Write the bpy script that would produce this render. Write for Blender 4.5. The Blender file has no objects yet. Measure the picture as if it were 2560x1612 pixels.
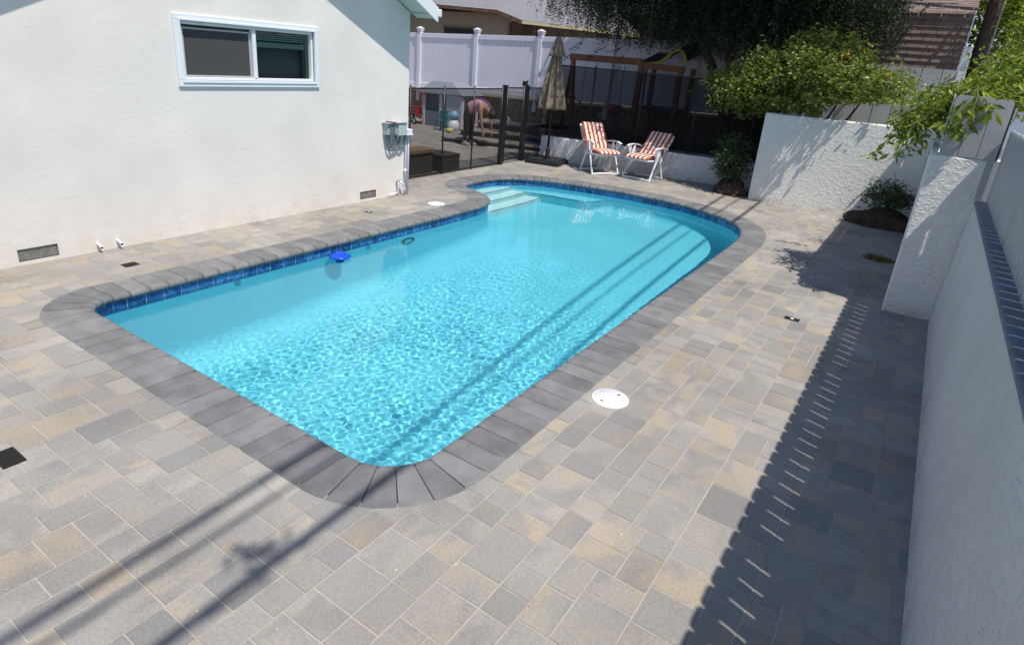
import bpy, bmesh, math, random
import numpy as np
from mathutils import Vector, Matrix
sc = bpy.context.scene
COL = sc.collection
rnd = random.Random(7)
rng = np.random.default_rng(11)
PI = math.pi

# ------------------------------------------------------------------ camera
cam = bpy.data.cameras.new('camera')
cam_ob = bpy.data.objects.new('camera', cam)
COL.objects.link(cam_ob)
sc.camera = cam_ob
cam.sensor_width = 36
cam.lens = 21.751
cam.shift_y = -.03223
cam.clip_start = .05
cam.clip_end = 600
CR, CU, CF = (.82633, .55753, .07959), (-.26016, .25256, .93195), (-.49949, .79081, -.35374)
cam_ob.matrix_world = Matrix(((CR[0], CU[0], -CF[0], 0), (CR[1], CU[1], -CF[1], 0), (CR[2], CU[2], -CF[2], 2.08), (0, 0, 0, 1)))

# ------------------------------------------------------------------ world and sun
SUN = Vector((.46, -.155, 1)).normalized()
world = bpy.data.worlds.new('World')
sc.world = world
world.use_nodes = True
wn = world.node_tree
bg = wn.nodes['Background']
sky = wn.nodes.new('ShaderNodeTexSky')
sky.sky_type = 'NISHITA'
sky.sun_disc = False
sky.sun_elevation = math.asin(SUN.z)
sky.sun_rotation = math.atan2(SUN.x, SUN.y)
sky.air_density = 1.0
sky.dust_density = .6
sky.ozone_density = 1.5
wn.links.new(sky.outputs[0], bg.inputs[0])
bg.inputs[1].default_value = .13
sun = bpy.data.lights.new('sun', 'SUN')
sun.energy = 4.8
sun.angle = math.radians(.53)
sun.color = (1, .93, .83)
sun_ob = bpy.data.objects.new('sun', sun)
COL.objects.link(sun_ob)
sun_ob.rotation_euler = SUN.to_track_quat('Z', 'Y').to_euler()
sun.cycles.is_caustics_light = True
sc.view_settings.view_transform = 'Standard'
sc.view_settings.look = 'None'
sc.view_settings.gamma = 1
sc.view_settings.exposure = 0.07
sc.cycles.max_bounces = 8
sc.cycles.diffuse_bounces = 4
sc.cycles.transparent_max_bounces = 24
sc.cycles.use_denoising = True

# ------------------------------------------------------------------ helpers
def tag(o, label=None, cat=None, group=None, kind=None):
    if label: o['label'] = label
    if cat: o['category'] = cat
    if group: o['group'] = group
    if kind: o['kind'] = kind
    return o

def empty(name, loc, label, cat, group=None, rz=0):
    o = bpy.data.objects.new(name, None)
    COL.objects.link(o)
    o.location = loc
    o.rotation_euler = (0, 0, rz)
    o.empty_display_size = .1
    return tag(o, label, cat, group)

class MB:
    def __init__(s):
        s.v = []; s.f = []; s.sm = []
    def add(s, vs, fs, smooth=False):
        k = len(s.v)
        s.v += [tuple(p) for p in vs]
        for f in fs:
            s.f.append(tuple(i + k for i in f)); s.sm.append(smooth)
    def box(s, x0, x1, y0, y1, z0, z1, M=None):
        vs = [Vector((x, y, z)) for z in (z0, z1) for (x, y) in ((x0, y0), (x1, y0), (x1, y1), (x0, y1))]
        if M is not None: vs = [M @ v for v in vs]
        s.add(vs, [(3, 2, 1, 0), (4, 5, 6, 7), (0, 1, 5, 4), (1, 2, 6, 5), (2, 3, 7, 6), (3, 0, 4, 7)])
    def bar(s, a, b, w, h, up=(0, 0, 1)):
        a, b = Vector(a), Vector(b)
        d = (b - a).normalized(); u = Vector(up)
        if abs(d.dot(u)) > .97: u = Vector((0, 1, 0))
        sd = d.cross(u).normalized(); u = sd.cross(d)
        vs = []
        for p in (a, b):
            for (i, j) in ((-1, -1), (1, -1), (1, 1), (-1, 1)):
                vs.append(p + sd * (w / 2 * i) + u * (h / 2 * j))
        s.add(vs, [(0, 1, 2, 3), (7, 6, 5, 4), (0, 4, 5, 1), (1, 5, 6, 2), (2, 6, 7, 3), (3, 7, 4, 0)])
    def tube(s, pts, r, n=8, cap=True):
        pts = [Vector(p) for p in pts]
        rs = r if isinstance(r, (list, tuple)) else [r] * len(pts)
        k = len(s.v); N = len(pts)
        prev = None
        for i, p in enumerate(pts):
            d = (pts[min(i + 1, N - 1)] - pts[max(i - 1, 0)]).normalized()
            if prev is None:
                u = Vector((0, 0, 1)) if abs(d.z) < .9 else Vector((1, 0, 0))
            else: u = prev
            sd = d.cross(u)
            if sd.length < 1e-5: sd = d.cross(Vector((.3, .8, .1)))
            sd.normalize(); u = sd.cross(d).normalized(); prev = u
            for j in range(n):
                a = 2 * PI * j / n
                s.v.append(tuple(p + sd * (math.cos(a) * rs[i]) + u * (math.sin(a) * rs[i])))
        for i in range(N - 1):
            for j in range(n):
                s.f.append((k + i * n + j, k + i * n + (j + 1) % n, k + (i + 1) * n + (j + 1) % n, k + (i + 1) * n + j)); s.sm.append(True)
        if cap:
            s.f.append(tuple(k + j for j in range(n))[::-1]); s.sm.append(False)
            s.f.append(tuple(k + (N - 1) * n + j for j in range(n))); s.sm.append(False)
    def lathe(s, prof, c=(0, 0, 0), n=24, fn=None, smooth=True):
        k = len(s.v)
        for (r, z) in prof:
            for j in range(n):
                a = 2 * PI * j / n
                rr = r * (fn(a, z) if fn else 1)
                s.v.append((c[0] + rr * math.cos(a), c[1] + rr * math.sin(a), c[2] + z))
        for i in range(len(prof) - 1):
            for j in range(n):
                s.f.append((k + i * n + j, k + i * n + (j + 1) % n, k + (i + 1) * n + (j + 1) % n, k + (i + 1) * n + j)); s.sm.append(smooth)
    def prism(s, poly, z0, z1):
        n = len(poly)
        vs = [(x, y, z0) for x, y in poly] + [(x, y, z1) for x, y in poly]
        s.add(vs, [tuple(range(n))[::-1], tuple(range(n, 2 * n))] + [(i, (i + 1) % n, n + (i + 1) % n, n + i) for i in range(n)])
    def build(s, name, mat, parent=None, bevel=0, seg=2, kind=None):
        m = bpy.data.meshes.new(name)
        m.from_pydata(s.v, [], s.f)
        m.polygons.foreach_set('use_smooth', s.sm)
        m.materials.append(mat)
        m.update()
        o = bpy.data.objects.new(name, m)
        COL.objects.link(o)
        if parent: o.parent = parent
        if bevel:
            b = o.modifiers.new('bevel', 'BEVEL'); b.width = bevel; b.segments = seg; b.limit_method = 'ANGLE'
            b.angle_limit = math.radians(40)
        if kind: o['kind'] = kind
        return o

def np_mesh(name, verts, faces, mat, smooth=False, parent=None):
    m = bpy.data.meshes.new(name)
    verts = np.ascontiguousarray(verts, dtype=np.float32); faces = np.ascontiguousarray(faces, dtype=np.int32)
    m.vertices.add(len(verts)); m.vertices.foreach_set('co', verts.ravel())
    m.loops.add(faces.size); m.loops.foreach_set('vertex_index', faces.ravel())
    m.polygons.add(len(faces)); m.polygons.foreach_set('loop_start', np.arange(0, faces.size, faces.shape[1], dtype=np.int32))
    m.polygons.foreach_set('use_smooth', np.full(len(faces), smooth))
    m.materials.append(mat)
    m.update(calc_edges=True)
    o = bpy.data.objects.new(name, m)
    COL.objects.link(o)
    if parent: o.parent = parent
    return o

# ------------------------------------------------------------------ materials
def mat(name, col=(.5, .5, .5), rough=.6, metal=0, var=0, vscale=4, bump=0, bscale=40, spec=.5, bdist=.01, dirt=None, emis=None):
    """var: tonal noise of the thing itself; bump: fine relief; dirt=(colour, scale, amount)"""
    m = bpy.data.materials.new(name); m.use_nodes = True
    nt = m.node_tree; p = nt.nodes['Principled BSDF']; L = nt.links.new
    p.inputs['Base Color'].default_value = (*col, 1); p.inputs['Roughness'].default_value = rough
    p.inputs['Metallic'].default_value = metal; p.inputs['Specular IOR Level'].default_value = spec
    tc = nt.nodes.new('ShaderNodeTexCoord')
    out = None
    if var or dirt:
        n = nt.nodes.new('ShaderNodeTexNoise'); n.inputs['Scale'].default_value = vscale; n.inputs['Detail'].default_value = 6
        L(tc.outputs['Object'], n.inputs['Vector'])
        mr = nt.nodes.new('ShaderNodeMapRange'); mr.inputs[1].default_value = .3; mr.inputs[2].default_value = .7
        mr.inputs[3].default_value = 1 - var; mr.inputs[4].default_value = 1 + var
        L(n.outputs['Fac'], mr.inputs[0])
        mx = nt.nodes.new('ShaderNodeVectorMath'); mx.operation = 'SCALE'; mx.inputs[0].default_value = col
        L(mr.outputs[0], mx.inputs['Scale']); out = mx.outputs[0]
        if dirt:
            n2 = nt.nodes.new('ShaderNodeTexNoise'); n2.inputs['Scale'].default_value = dirt[1]; n2.inputs['Detail'].default_value = 8
            n2.inputs['Roughness'].default_value = .65
            L(tc.outputs['Object'], n2.inputs['Vector'])
            r2 = nt.nodes.new('ShaderNodeMapRange'); r2.inputs[1].default_value = .48; r2.inputs[2].default_value = .72; r2.inputs[4].default_value = dirt[2]
            L(n2.outputs['Fac'], r2.inputs[0])
            mm = nt.nodes.new('ShaderNodeMix'); mm.data_type = 'RGBA'; mm.inputs[7].default_value = (*dirt[0], 1)
            L(r2.outputs[0], mm.inputs[0]); L(out, mm.inputs[6]); out = mm.outputs[2]
        L(out, p.inputs['Base Color'])
    if bump:
        n = nt.nodes.new('ShaderNodeTexNoise'); n.inputs['Scale'].default_value = bscale; n.inputs['Detail'].default_value = 5
        L(tc.outputs['Object'], n.inputs['Vector'])
        b = nt.nodes.new('ShaderNodeBump'); b.inputs['Strength'].default_value = bump; b.inputs['Distance'].default_value = bdist
        L(n.outputs['Fac'], b.inputs['Height']); L(b.outputs[0], p.inputs['Normal'])
    return m

def stucco(name, col, scale, strength, dist, lo=.5, hi=.56, base=None, zfade=None, var=.04):
    """knock-down plaster: flattened ridges over a fine grain"""
    m = bpy.data.materials.new(name); m.use_nodes = True
    nt = m.node_tree; p = nt.nodes['Principled BSDF']; L = nt.links.new; N = nt.nodes.new
    p.inputs['Roughness'].default_value = .85; p.inputs['Specular IOR Level'].default_value = .2
    tc = N('ShaderNodeTexCoord')
    mp = N('ShaderNodeMapping'); mp.inputs['Scale'].default_value = (1, 1, 1.35); L(tc.outputs['Object'], mp.inputs[0])
    n = N('ShaderNodeTexNoise'); n.inputs['Scale'].default_value = scale; n.inputs['Detail'].default_value = 3; n.inputs['Distortion'].default_value = .9
    L(mp.outputs[0], n.inputs['Vector'])
    r = N('ShaderNodeMapRange'); r.interpolation_type = 'SMOOTHSTEP'; r.inputs[1].default_value = lo; r.inputs[2].default_value = hi; L(n.outputs['Fac'], r.inputs[0])
    f = N('ShaderNodeTexNoise'); f.inputs['Scale'].default_value = scale * 9; f.inputs['Detail'].default_value = 4; L(mp.outputs[0], f.inputs['Vector'])
    big = N('ShaderNodeTexNoise'); big.inputs['Scale'].default_value = 1.3; big.inputs['Detail'].default_value = 5; L(tc.outputs['Object'], big.inputs['Vector'])
    bm_ = N('ShaderNodeMapRange'); bm_.inputs[1].default_value = .38; bm_.inputs[2].default_value = .6; bm_.inputs[3].default_value = .45; L(big.outputs['Fac'], bm_.inputs[0])
    mu = N('ShaderNodeMath'); mu.operation = 'MULTIPLY'; L(r.outputs[0], mu.inputs[0]); L(bm_.outputs[0], mu.inputs[1])
    ad = N('ShaderNodeMath'); ad.operation = 'MULTIPLY_ADD'; ad.inputs[1].default_value = .25; L(f.outputs['Fac'], ad.inputs[0]); L(mu.outputs[0], ad.inputs[2])
    b = N('ShaderNodeBump'); b.inputs['Strength'].default_value = strength; b.inputs['Distance'].default_value = dist
    L(ad.outputs[0], b.inputs['Height']); L(b.outputs[0], p.inputs['Normal'])
    mr = N('ShaderNodeMapRange'); mr.inputs[1].default_value = .35; mr.inputs[2].default_value = .65; mr.inputs[3].default_value = 1 - var; mr.inputs[4].default_value = 1 + var
    L(big.outputs['Fac'], mr.inputs[0])
    sc_ = N('ShaderNodeVectorMath'); sc_.operation = 'SCALE'; sc_.inputs[0].default_value = col; L(mr.outputs[0], sc_.inputs['Scale'])
    out = sc_.outputs[0]
    if zfade:   # splash dirt low on the wall
        sx = N('ShaderNodeSeparateXYZ'); L(tc.outputs['Object'], sx.inputs[0])
        zr = N('ShaderNodeMapRange'); zr.inputs[1].default_value = zfade[0]; zr.inputs[2].default_value = 0.0; L(sx.outputs[2], zr.inputs[0])
        m2 = N('ShaderNodeMath'); m2.operation = 'MULTIPLY'; L(zr.outputs[0], m2.inputs[0])
        n3 = N('ShaderNodeTexNoise'); n3.inputs['Scale'].default_value = 7; n3.inputs['Detail'].default_value = 6; L(tc.outputs['Object'], n3.inputs['Vector'])
        r3 = N('ShaderNodeMapRange'); r3.inputs[1].default_value = .35; r3.inputs[2].default_value = .7; r3.inputs[4].default_value = zfade[2]; L(n3.outputs['Fac'], r3.inputs[0]); L(r3.outputs[0], m2.inputs[1])
        mm = N('ShaderNodeMix'); mm.data_type = 'RGBA'; mm.inputs[7].default_value = (*zfade[1], 1); L(m2.outputs[0], mm.inputs[0]); L(out, mm.inputs[6]); out = mm.outputs[2]
    L(out, p.inputs['Base Color'])
    return m

def leaf_mat(name, c1, c2, trans=.35, rough=.45, c3=None):
    m = bpy.data.materials.new(name); m.use_nodes = True
    nt = m.node_tree; p = nt.nodes['Principled BSDF']; L = nt.links.new; N = nt.nodes.new
    g = N('ShaderNodeNewGeometry')
    cr = N('ShaderNodeValToRGB'); cr.color_ramp.elements[0].color = (*c1, 1); cr.color_ramp.elements[1].color = (*c2, 1)
    if c3:
        e = cr.color_ramp.elements.new(.93); e.color = (*c2, 1); cr.color_ramp.elements[2].color = (*c3, 1)
    L(g.outputs['Random Per Island'], cr.inputs[0])
    L(cr.outputs[0], p.inputs['Base Color']); p.inputs['Roughness'].default_value = rough
    p.inputs['Specular IOR Level'].default_value = .4
    t = N('ShaderNodeBsdfTranslucent'); sc_ = N('ShaderNodeVectorMath'); sc_.operation = 'MULTIPLY'; sc_.inputs[1].default_value = (1.5, 1.6, .5)
    L(cr.outputs[0], sc_.inputs[0]); L(sc_.outputs[0], t.inputs[0])
    mx = N('ShaderNodeMixShader'); mx.inputs[0].default_value = trans
    L(p.outputs[0], mx.inputs[1]); L(t.outputs[0], mx.inputs[2]); L(mx.outputs[0], nt.nodes['Material Output'].inputs[0])
    return m

M_ = {}
M_['white_vinyl'] = mat('white_vinyl', (.68, .67, .76), .45, var=.03, vscale=2)
M_['trim_white'] = mat('trim_white', (.72, .77, .81), .4, var=.03)
M_['black_metal'] = mat('black_metal', (.012, .012, .014), .4)
M_['black_plastic'] = mat('black_plastic', (.012, .012, .014), .6, var=.2, bump=.3)
M_['white_plastic'] = mat('white_plastic', (.76, .77, .86), .4, var=.03, dirt=((.5, .48, .42), 6, .25))
M_['resin_white'] = mat('resin_white', (.8, .82, .88), .35, var=.03, dirt=((.55, .55, .55), 8, .2))
M_['fence_paint'] = mat('fence_paint', (.37, .38, .39), .6, var=.06, vscale=3, bump=.35, bscale=30, bdist=.006, dirt=((.33, .34, .35), 4, .5))
M_['grey_boards'] = mat('grey_boards', (.40, .42, .45), .7, var=.08, vscale=2, bump=.3, bscale=20, dirt=((.2, .2, .2), 3, .5))
M_['wood_red'] = mat('wood_red', (.20, .075, .03), .6, var=.15, vscale=6, bump=.3, bscale=30)
M_['bark'] = mat('bark', (.09, .065, .045), .9, var=.3, vscale=8, bump=1, bscale=25, bdist=.02)
M_['pole_wood'] = mat('pole_wood', (.055, .035, .028), .85, var=.3, vscale=10, bump=.8, bscale=30)
M_['grey_metal'] = mat('grey_metal', (.34, .38, .38), .5, var=.08, vscale=10)
M_['conduit'] = mat('conduit', (.13, .16, .18), .5)
M_['dark'] = mat('dark', (.01, .01, .012), .7)

# ------------------------------------------------------------------ pool outline
def catmull(pts, closed=True, step=.04):
    P = [Vector(p) for p in pts]; n = len(P); out = []
    for i in range(n if closed else n - 1):
        p0, p1, p2, p3 = P[(i - 1) % n], P[i], P[(i + 1) % n], P[(i + 2) % n]
        if not closed:
            p0 = P[max(i - 1, 0)]; p3 = P[min(i + 2, n - 1)]
        k = max(1, int((p2 - p1).length / step))
        for j in range(k):
            t = j / k
            out.append(.5 * ((2 * p1) + (-p0 + p2) * t + (2 * p0 - 5 * p1 + 4 * p2 - p3) * t * t + (-p0 + 3 * p1 - 3 * p2 + p3) * t ** 3))
    if not closed: out.append(P[-1])
    return out
def arc(cx, cy, r, a0, a1, n=7):
    return [(cx + r * math.cos(math.radians(a0 + (a1 - a0) * i / (n - 1))), cy + r * math.sin(math.radians(a0 + (a1 - a0) * i / (n - 1)))) for i in range(n)]
ctrl = []
ctrl += arc(-4.93, 2.14, .24, 180, 270)
ctrl += [(-4.5, 1.9), (-4, 1.9), (-3, 1.9), (-2.4, 1.9)]
ctrl += arc(-2.15, 2.25, .35, 270, 360)
ctrl += [(-1.8, 2.8), (-1.8, 4), (-1.8, 6), (-1.8, 7.6), (-1.805, 8.2), (-1.84, 8.7), (-1.94, 9.1), (-2.13, 9.45), (-2.4, 9.7), (-2.75, 9.9), (-3.1, 10.03), (-3.45, 10.1), (-3.84, 10.12), (-4.2, 10.11),
         (-4.59, 10.06), (-5.0, 9.98), (-5.4, 9.86), (-5.75, 9.7), (-6.03, 9.5), (-6.24, 9.22), (-6.33, 8.85), (-6.335, 8.5), (-6.29, 8.2), (-6.14, 8.02), (-5.93, 7.94), (-5.68, 7.85), (-5.45, 7.7), (-5.28, 7.48),
         (-5.2, 7.2), (-5.175, 6.85), (-5.17, 6.4), (-5.17, 5), (-5.17, 3.5), (-5.17, 2.5)]
raw = catmull([(x, y) for x, y in ctrl], True, .03)
def resample(pts, step):
    n = len(pts); L = [0]
    for i in range(n): L.append(L[-1] + (pts[(i + 1) % n] - pts[i]).length)
    T = L[-1]; k = int(round(T / step)); out = []; j = 0
    for q in range(k):
        s = T * q / k
        while L[j + 1] < s: j += 1
        t = (s - L[j]) / max(1e-9, L[j + 1] - L[j])
        out.append(pts[j].lerp(pts[(j + 1) % n], t))
    return out, T
NP = 960
inner, PER = resample([Vector((p.x, p.y)) for p in raw], 1e9 and sum((raw[(i + 1) % len(raw)] - raw[i]).length for i in range(len(raw))) / NP)
NP = len(inner)
def normals(P, w=3):
    out = []
    n = len(P)
    for i in range(n):
        d = (P[(i + w) % n] - P[(i - w) % n]).normalized()
        out.append(Vector((d.y, -d.x)))   # outline is counter-clockwise: outward normal
    return out
nrm = normals(inner)
def off(u): return [inner[i] + nrm[i] * u for i in range(NP)]
inner_np = np.array([(p.x, p.y) for p in inner])
def inside(X, Y, poly):
    X = np.asarray(X, float); Y = np.asarray(Y, float); r = np.zeros(X.shape, bool)
    x0, y0 = poly[-1]
    for x1, y1 in poly:
        if y0 != y1:
            c = ((y0 > Y) != (y1 > Y)) & (X < (x1 - x0) * (Y - y0) / (y1 - y0) + x0)
            r ^= c
        x0, y0 = x1, y1
    return r
poly_in = [tuple(p) for p in off(0)]
poly_mid = [tuple(p) for p in off(.2)][::3]
poly_out = [tuple(p) for p in off(.312)][::3]

pool = empty('swimming_pool', (-3.5, 6, 0), 'in-ground pool of clear turquoise water with a blue tile band and dark grey coping', 'swimming pool')
pool_inv = Matrix.Translation((3.5, -6, 0))
def pool_child(o):
    o.parent = pool; o.matrix_parent_inverse = pool_inv
    return o

# coping: bricks laid across the edge, bullnose towards the water
def coping():
    V = []; F = []; T = []; SM = []
    nb = int(round(PER / .158))
    prof = [(.318, -.05), (.318, -.004), (.312, .003), (.02, .003), (-.006, .0005), (-.020, -.008), (-.027, -.022), (-.025, -.042), (-.012, -.052), (.02, -.055)]
    O = {u: off(u) for u, z in prof}
    W_ = off(.22); cl = [0]
    for i in range(NP): cl.append(cl[-1] + (W_[(i + 1) % NP] - W_[i]).length)
    nb = int(round(cl[-1] / .158)); bnd = np.interp(np.arange(nb + 1) / nb * cl[-1], cl, np.arange(NP + 1))
    for b in range(nb):
        s0 = bnd[b]; s1 = bnd[b + 1]
        g = .0022 / PER * NP
        s0 += g; s1 -= g
        tone = rng.uniform(); tint = rng.uniform(); dz = rng.uniform(-.0008, .0008)
        k0 = len(V); K = 5
        for q in range(K):
            s = s0 + (s1 - s0) * q / (K - 1)
            i = int(s) % NP; t = s - int(s)
            for (u, z) in prof:
                p = O[u][i].lerp(O[u][(i + 1) % NP], t)
                e = .0025 if q in (0, K - 1) and z > -.04 else 0
                V.append((p.x, p.y, z - e + dz))
        n = len(prof)
        for q in range(K - 1):
            for j in range(n - 1):
                a = k0 + q * n + j
                F.append((a, a + n, a + n + 1, a + 1)); T.append((tone, tint)); SM.append(1 if j > 2 else 0)
        F.append(tuple(k0 + j for j in range(n))); T.append((tone, tint)); SM.append(0)
        F.append(tuple(k0 + (K - 1) * n + j for j in range(n))[::-1]); T.append((tone, tint)); SM.append(0)
    m = bpy.data.meshes.new('coping'); m.from_pydata(V, [], F)
    m.polygons.foreach_set('use_smooth', [bool(x) for x in SM])
    a = m.attributes.new('tone', 'FLOAT_COLOR', 'FACE')
    a.data.foreach_set('color', np.array([(t[0], t[1], 0, 1) for t in T], dtype=np.float32).ravel())
    mt = bpy.data.materials.new('coping_concrete'); mt.use_nodes = True; nt = mt.node_tree; L = nt.links.new; N = nt.nodes.new
    p = nt.nodes['Principled BSDF']; p.inputs['Roughness'].default_value = .8; p.inputs['Specular IOR Level'].default_value = .25
    at = N('ShaderNodeAttribute'); at.attribute_name = 'tone'; sp = N('ShaderNodeSeparateColor'); L(at.outputs['Color'], sp.inputs[0])
    cr = N('ShaderNodeValToRGB'); cr.color_ramp.elements[0].color = (.145, .147, .154, 1); cr.color_ramp.elements[1].color = (.205, .205, .212, 1); L(sp.outputs[0], cr.inputs[0])
    tc = N('ShaderNodeTexCoord'); n1 = N('ShaderNodeTexNoise'); n1.inputs['Scale'].default_value = 6; n1.inputs['Detail'].default_value = 8; L(tc.outputs['Object'], n1.inputs[0])
    n2 = N('ShaderNodeTexNoise'); n2.inputs['Scale'].default_value = 160; n2.inputs['Detail'].default_value = 3; L(tc.outputs['Object'], n2.inputs[0])
    ad = N('ShaderNodeMath'); ad.operation = 'MULTIPLY_ADD'; ad.inputs[1].default_value = .5; L(n2.outputs['Fac'], ad.inputs[0]); L(n1.outputs['Fac'], ad.inputs[2])
    mr = N('ShaderNodeMapRange'); mr.inputs[1].default_value = .55; mr.inputs[2].default_value = .95; mr.inputs[3].default_value = .82; mr.inputs[4].default_value = 1.2; L(ad.outputs[0], mr.inputs[0])
    s = N('ShaderNodeVectorMath'); s.operation = 'SCALE'; L(cr.outputs[0], s.inputs[0]); L(mr.outputs[0], s.inputs['Scale']); L(s.outputs[0], p.inputs['Base Color'])
    bp = N('ShaderNodeBump'); bp.inputs['Strength'].default_value = .35; bp.inputs['Distance'].default_value = .004; L(n2.outputs['Fac'], bp.inputs['Height']); L(bp.outputs[0], p.inputs['Normal'])
    m.materials.append(mt); m.update()
    o = bpy.data.objects.new('coping', m); COL.objects.link(o)
    return o
pool_child(coping())

def ring(name, profs, material, uv=False, smooth=True):
    """profs: list of (offset, z) swept round the outline; z may be a function of (x, y)"""
    V = []; F = []
    for (u, z) in profs:
        for i, p in enumerate(off(u)):
            V.append((p.x, p.y, z(p.x, p.y) if callable(z) else z))
    for k in range(len(profs) - 1):
        for i in range(NP):
            j = (i + 1) % NP
            F.append((k * NP + i, k * NP + j, (k + 1) * NP + j, (k + 1) * NP + i))
    o = np_mesh(name, V, np.array(F), material, smooth)
    if uv:
        l = o.data.uv_layers.new(name='uv'); k = 0; L = PER / NP
        for f in F:
            for q, vi in enumerate(f):
                i = vi % NP; s = i * L
                if q in (1, 2) and i == 0: s = PER
                l.data[k].uv = (s, V[vi][2]); k += 1
    return o
# mortar bed under the bricks
ob = ring('mortar_bed', [(.316, -.06), (.316, -.0022), (-.006, -.0045), (-.016, -.012), (-.020, -.03), (-.014, -.050), (.0, -.052)], mat('mortar_dark', (.03, .03, .033), .9, bump=.3), smooth=False)
pool_child(ob)

# waterline tiles
mt = bpy.data.materials.new('blue_tile'); mt.use_nodes = True; nt = mt.node_tree; L = nt.links.new; N = nt.nodes.new
p = nt.nodes['Principled BSDF']; p.inputs['Roughness'].default_value = .12
uvn = N('ShaderNodeUVMap'); uvn.uv_map = 'uv'
bk = N('ShaderNodeTexBrick'); bk.offset = 0; bk.inputs['Scale'].default_value = 1; bk.inputs['Brick Width'].default_value = .152; bk.inputs['Row Height'].default_value = .152
bk.inputs['Mortar Size'].default_value = .0022; bk.inputs['Color1'].default_value = (0, 0, 0, 1); bk.inputs['Color2'].default_value = (1, 1, 1, 1); bk.inputs['Mortar'].default_value = (.5, .5, .5, 1)
mp = N('ShaderNodeMapping'); mp.inputs['Location'].default_value = (0, .052, 0); L(uvn.outputs[0], mp.inputs[0]); L(mp.outputs[0], bk.inputs[0])
tc = N('ShaderNodeTexCoord'); n1 = N('ShaderNodeTexNoise'); n1.inputs['Scale'].default_value = 9; n1.inputs['Detail'].default_value = 6; n1.inputs['Distortion'].default_value = 1.5; L(tc.outputs['Object'], n1.inputs[0])
ad = N('ShaderNodeMath'); ad.operation = 'MULTIPLY_ADD'; ad.inputs[1].default_value = .25; L(bk.outputs[0], ad.inputs[0]); L(n1.outputs['Fac'], ad.inputs[2])
cr = N('ShaderNodeValToRGB'); e = cr.color_ramp.elements; e[0].position = .42; e[0].color = (.006, .03, .12, 1); e[1].position = .85; e[1].color = (.07, .24, .50, 1)
e2 = e.new(.6); e2.color = (.016, .09, .29, 1); L(ad.outputs[0], cr.inputs[0])
mx = N('ShaderNodeMix'); mx.data_type = 'RGBA'; mx.inputs[7].default_value = (.35, .5, .62, 1); L(bk.outputs['Fac'], mx.inputs[0]); L(cr.outputs[0], mx.inputs[6]); L(mx.outputs[2], p.inputs['Base Color'])
bp = N('ShaderNodeBump'); bp.inputs['Strength'].default_value = .4; bp.inputs['Distance'].default_value = .004; bp.invert = True; L(bk.outputs['Fac'], bp.inputs['Height']); L(bp.outputs[0], p.inputs['Normal'])
tile_band = pool_child(ring('tile_band', [(.0, -.03), (.0, -.19)], mt, uv=True))

# plaster shell: walls with a coved foot, floor falling towards the near end
def floor_z(x, y):
    t = min(1, max(0, (9.6 - y) / 6.5))
    return -1.08 - .50 * t * t * (3 - 2 * t)
plaster = mat('pool_plaster', (.20, .665, .785), .8, var=.05, vscale=1.2, bump=.1, bscale=200, bdist=.002)
plaster_light = mat('step_plaster', (.74, .88, .87), .8, var=.04, vscale=2)
R = .28
profs = [(.004, -.188), (.004, -.5)]
for k in range(7):
    a = PI / 2 * k / 6
    profs.append((.004 - R * (1 - math.cos(a)), (lambda s: (lambda x, y: floor_z(x, y) + R * (1 - s)))(math.sin(a))))
shell = ring('plaster_wall', profs, plaster)
pool_child(shell)
# floor as a grid cut to the outline
gx_ = np.arange(-6.45, -1.7, .1); gy_ = np.arange(1.8, 10.3, .1)
GX, GY = np.meshgrid(gx_, gy_)
gz = np.vectorize(floor_z)(GX, GY) + .0
vi = np.arange(GX.size).reshape(GX.shape)
cxs = GX[:-1, :-1] + .05; cys = GY[:-1, :-1] + .05
ok = inside(cxs, cys, [tuple(p) for p in off(-R + .12)])
quads = np.stack([vi[:-1, :-1], vi[:-1, 1:], vi[1:, 1:], vi[1:, :-1]], -1)[ok]
floor = np_mesh('pool_floor', np.stack([GX, GY, gz - .001], -1).reshape(-1, 3), quads, plaster, True)
pool_child(floor)
receivers = [shell, floor, tile_band]

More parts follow.
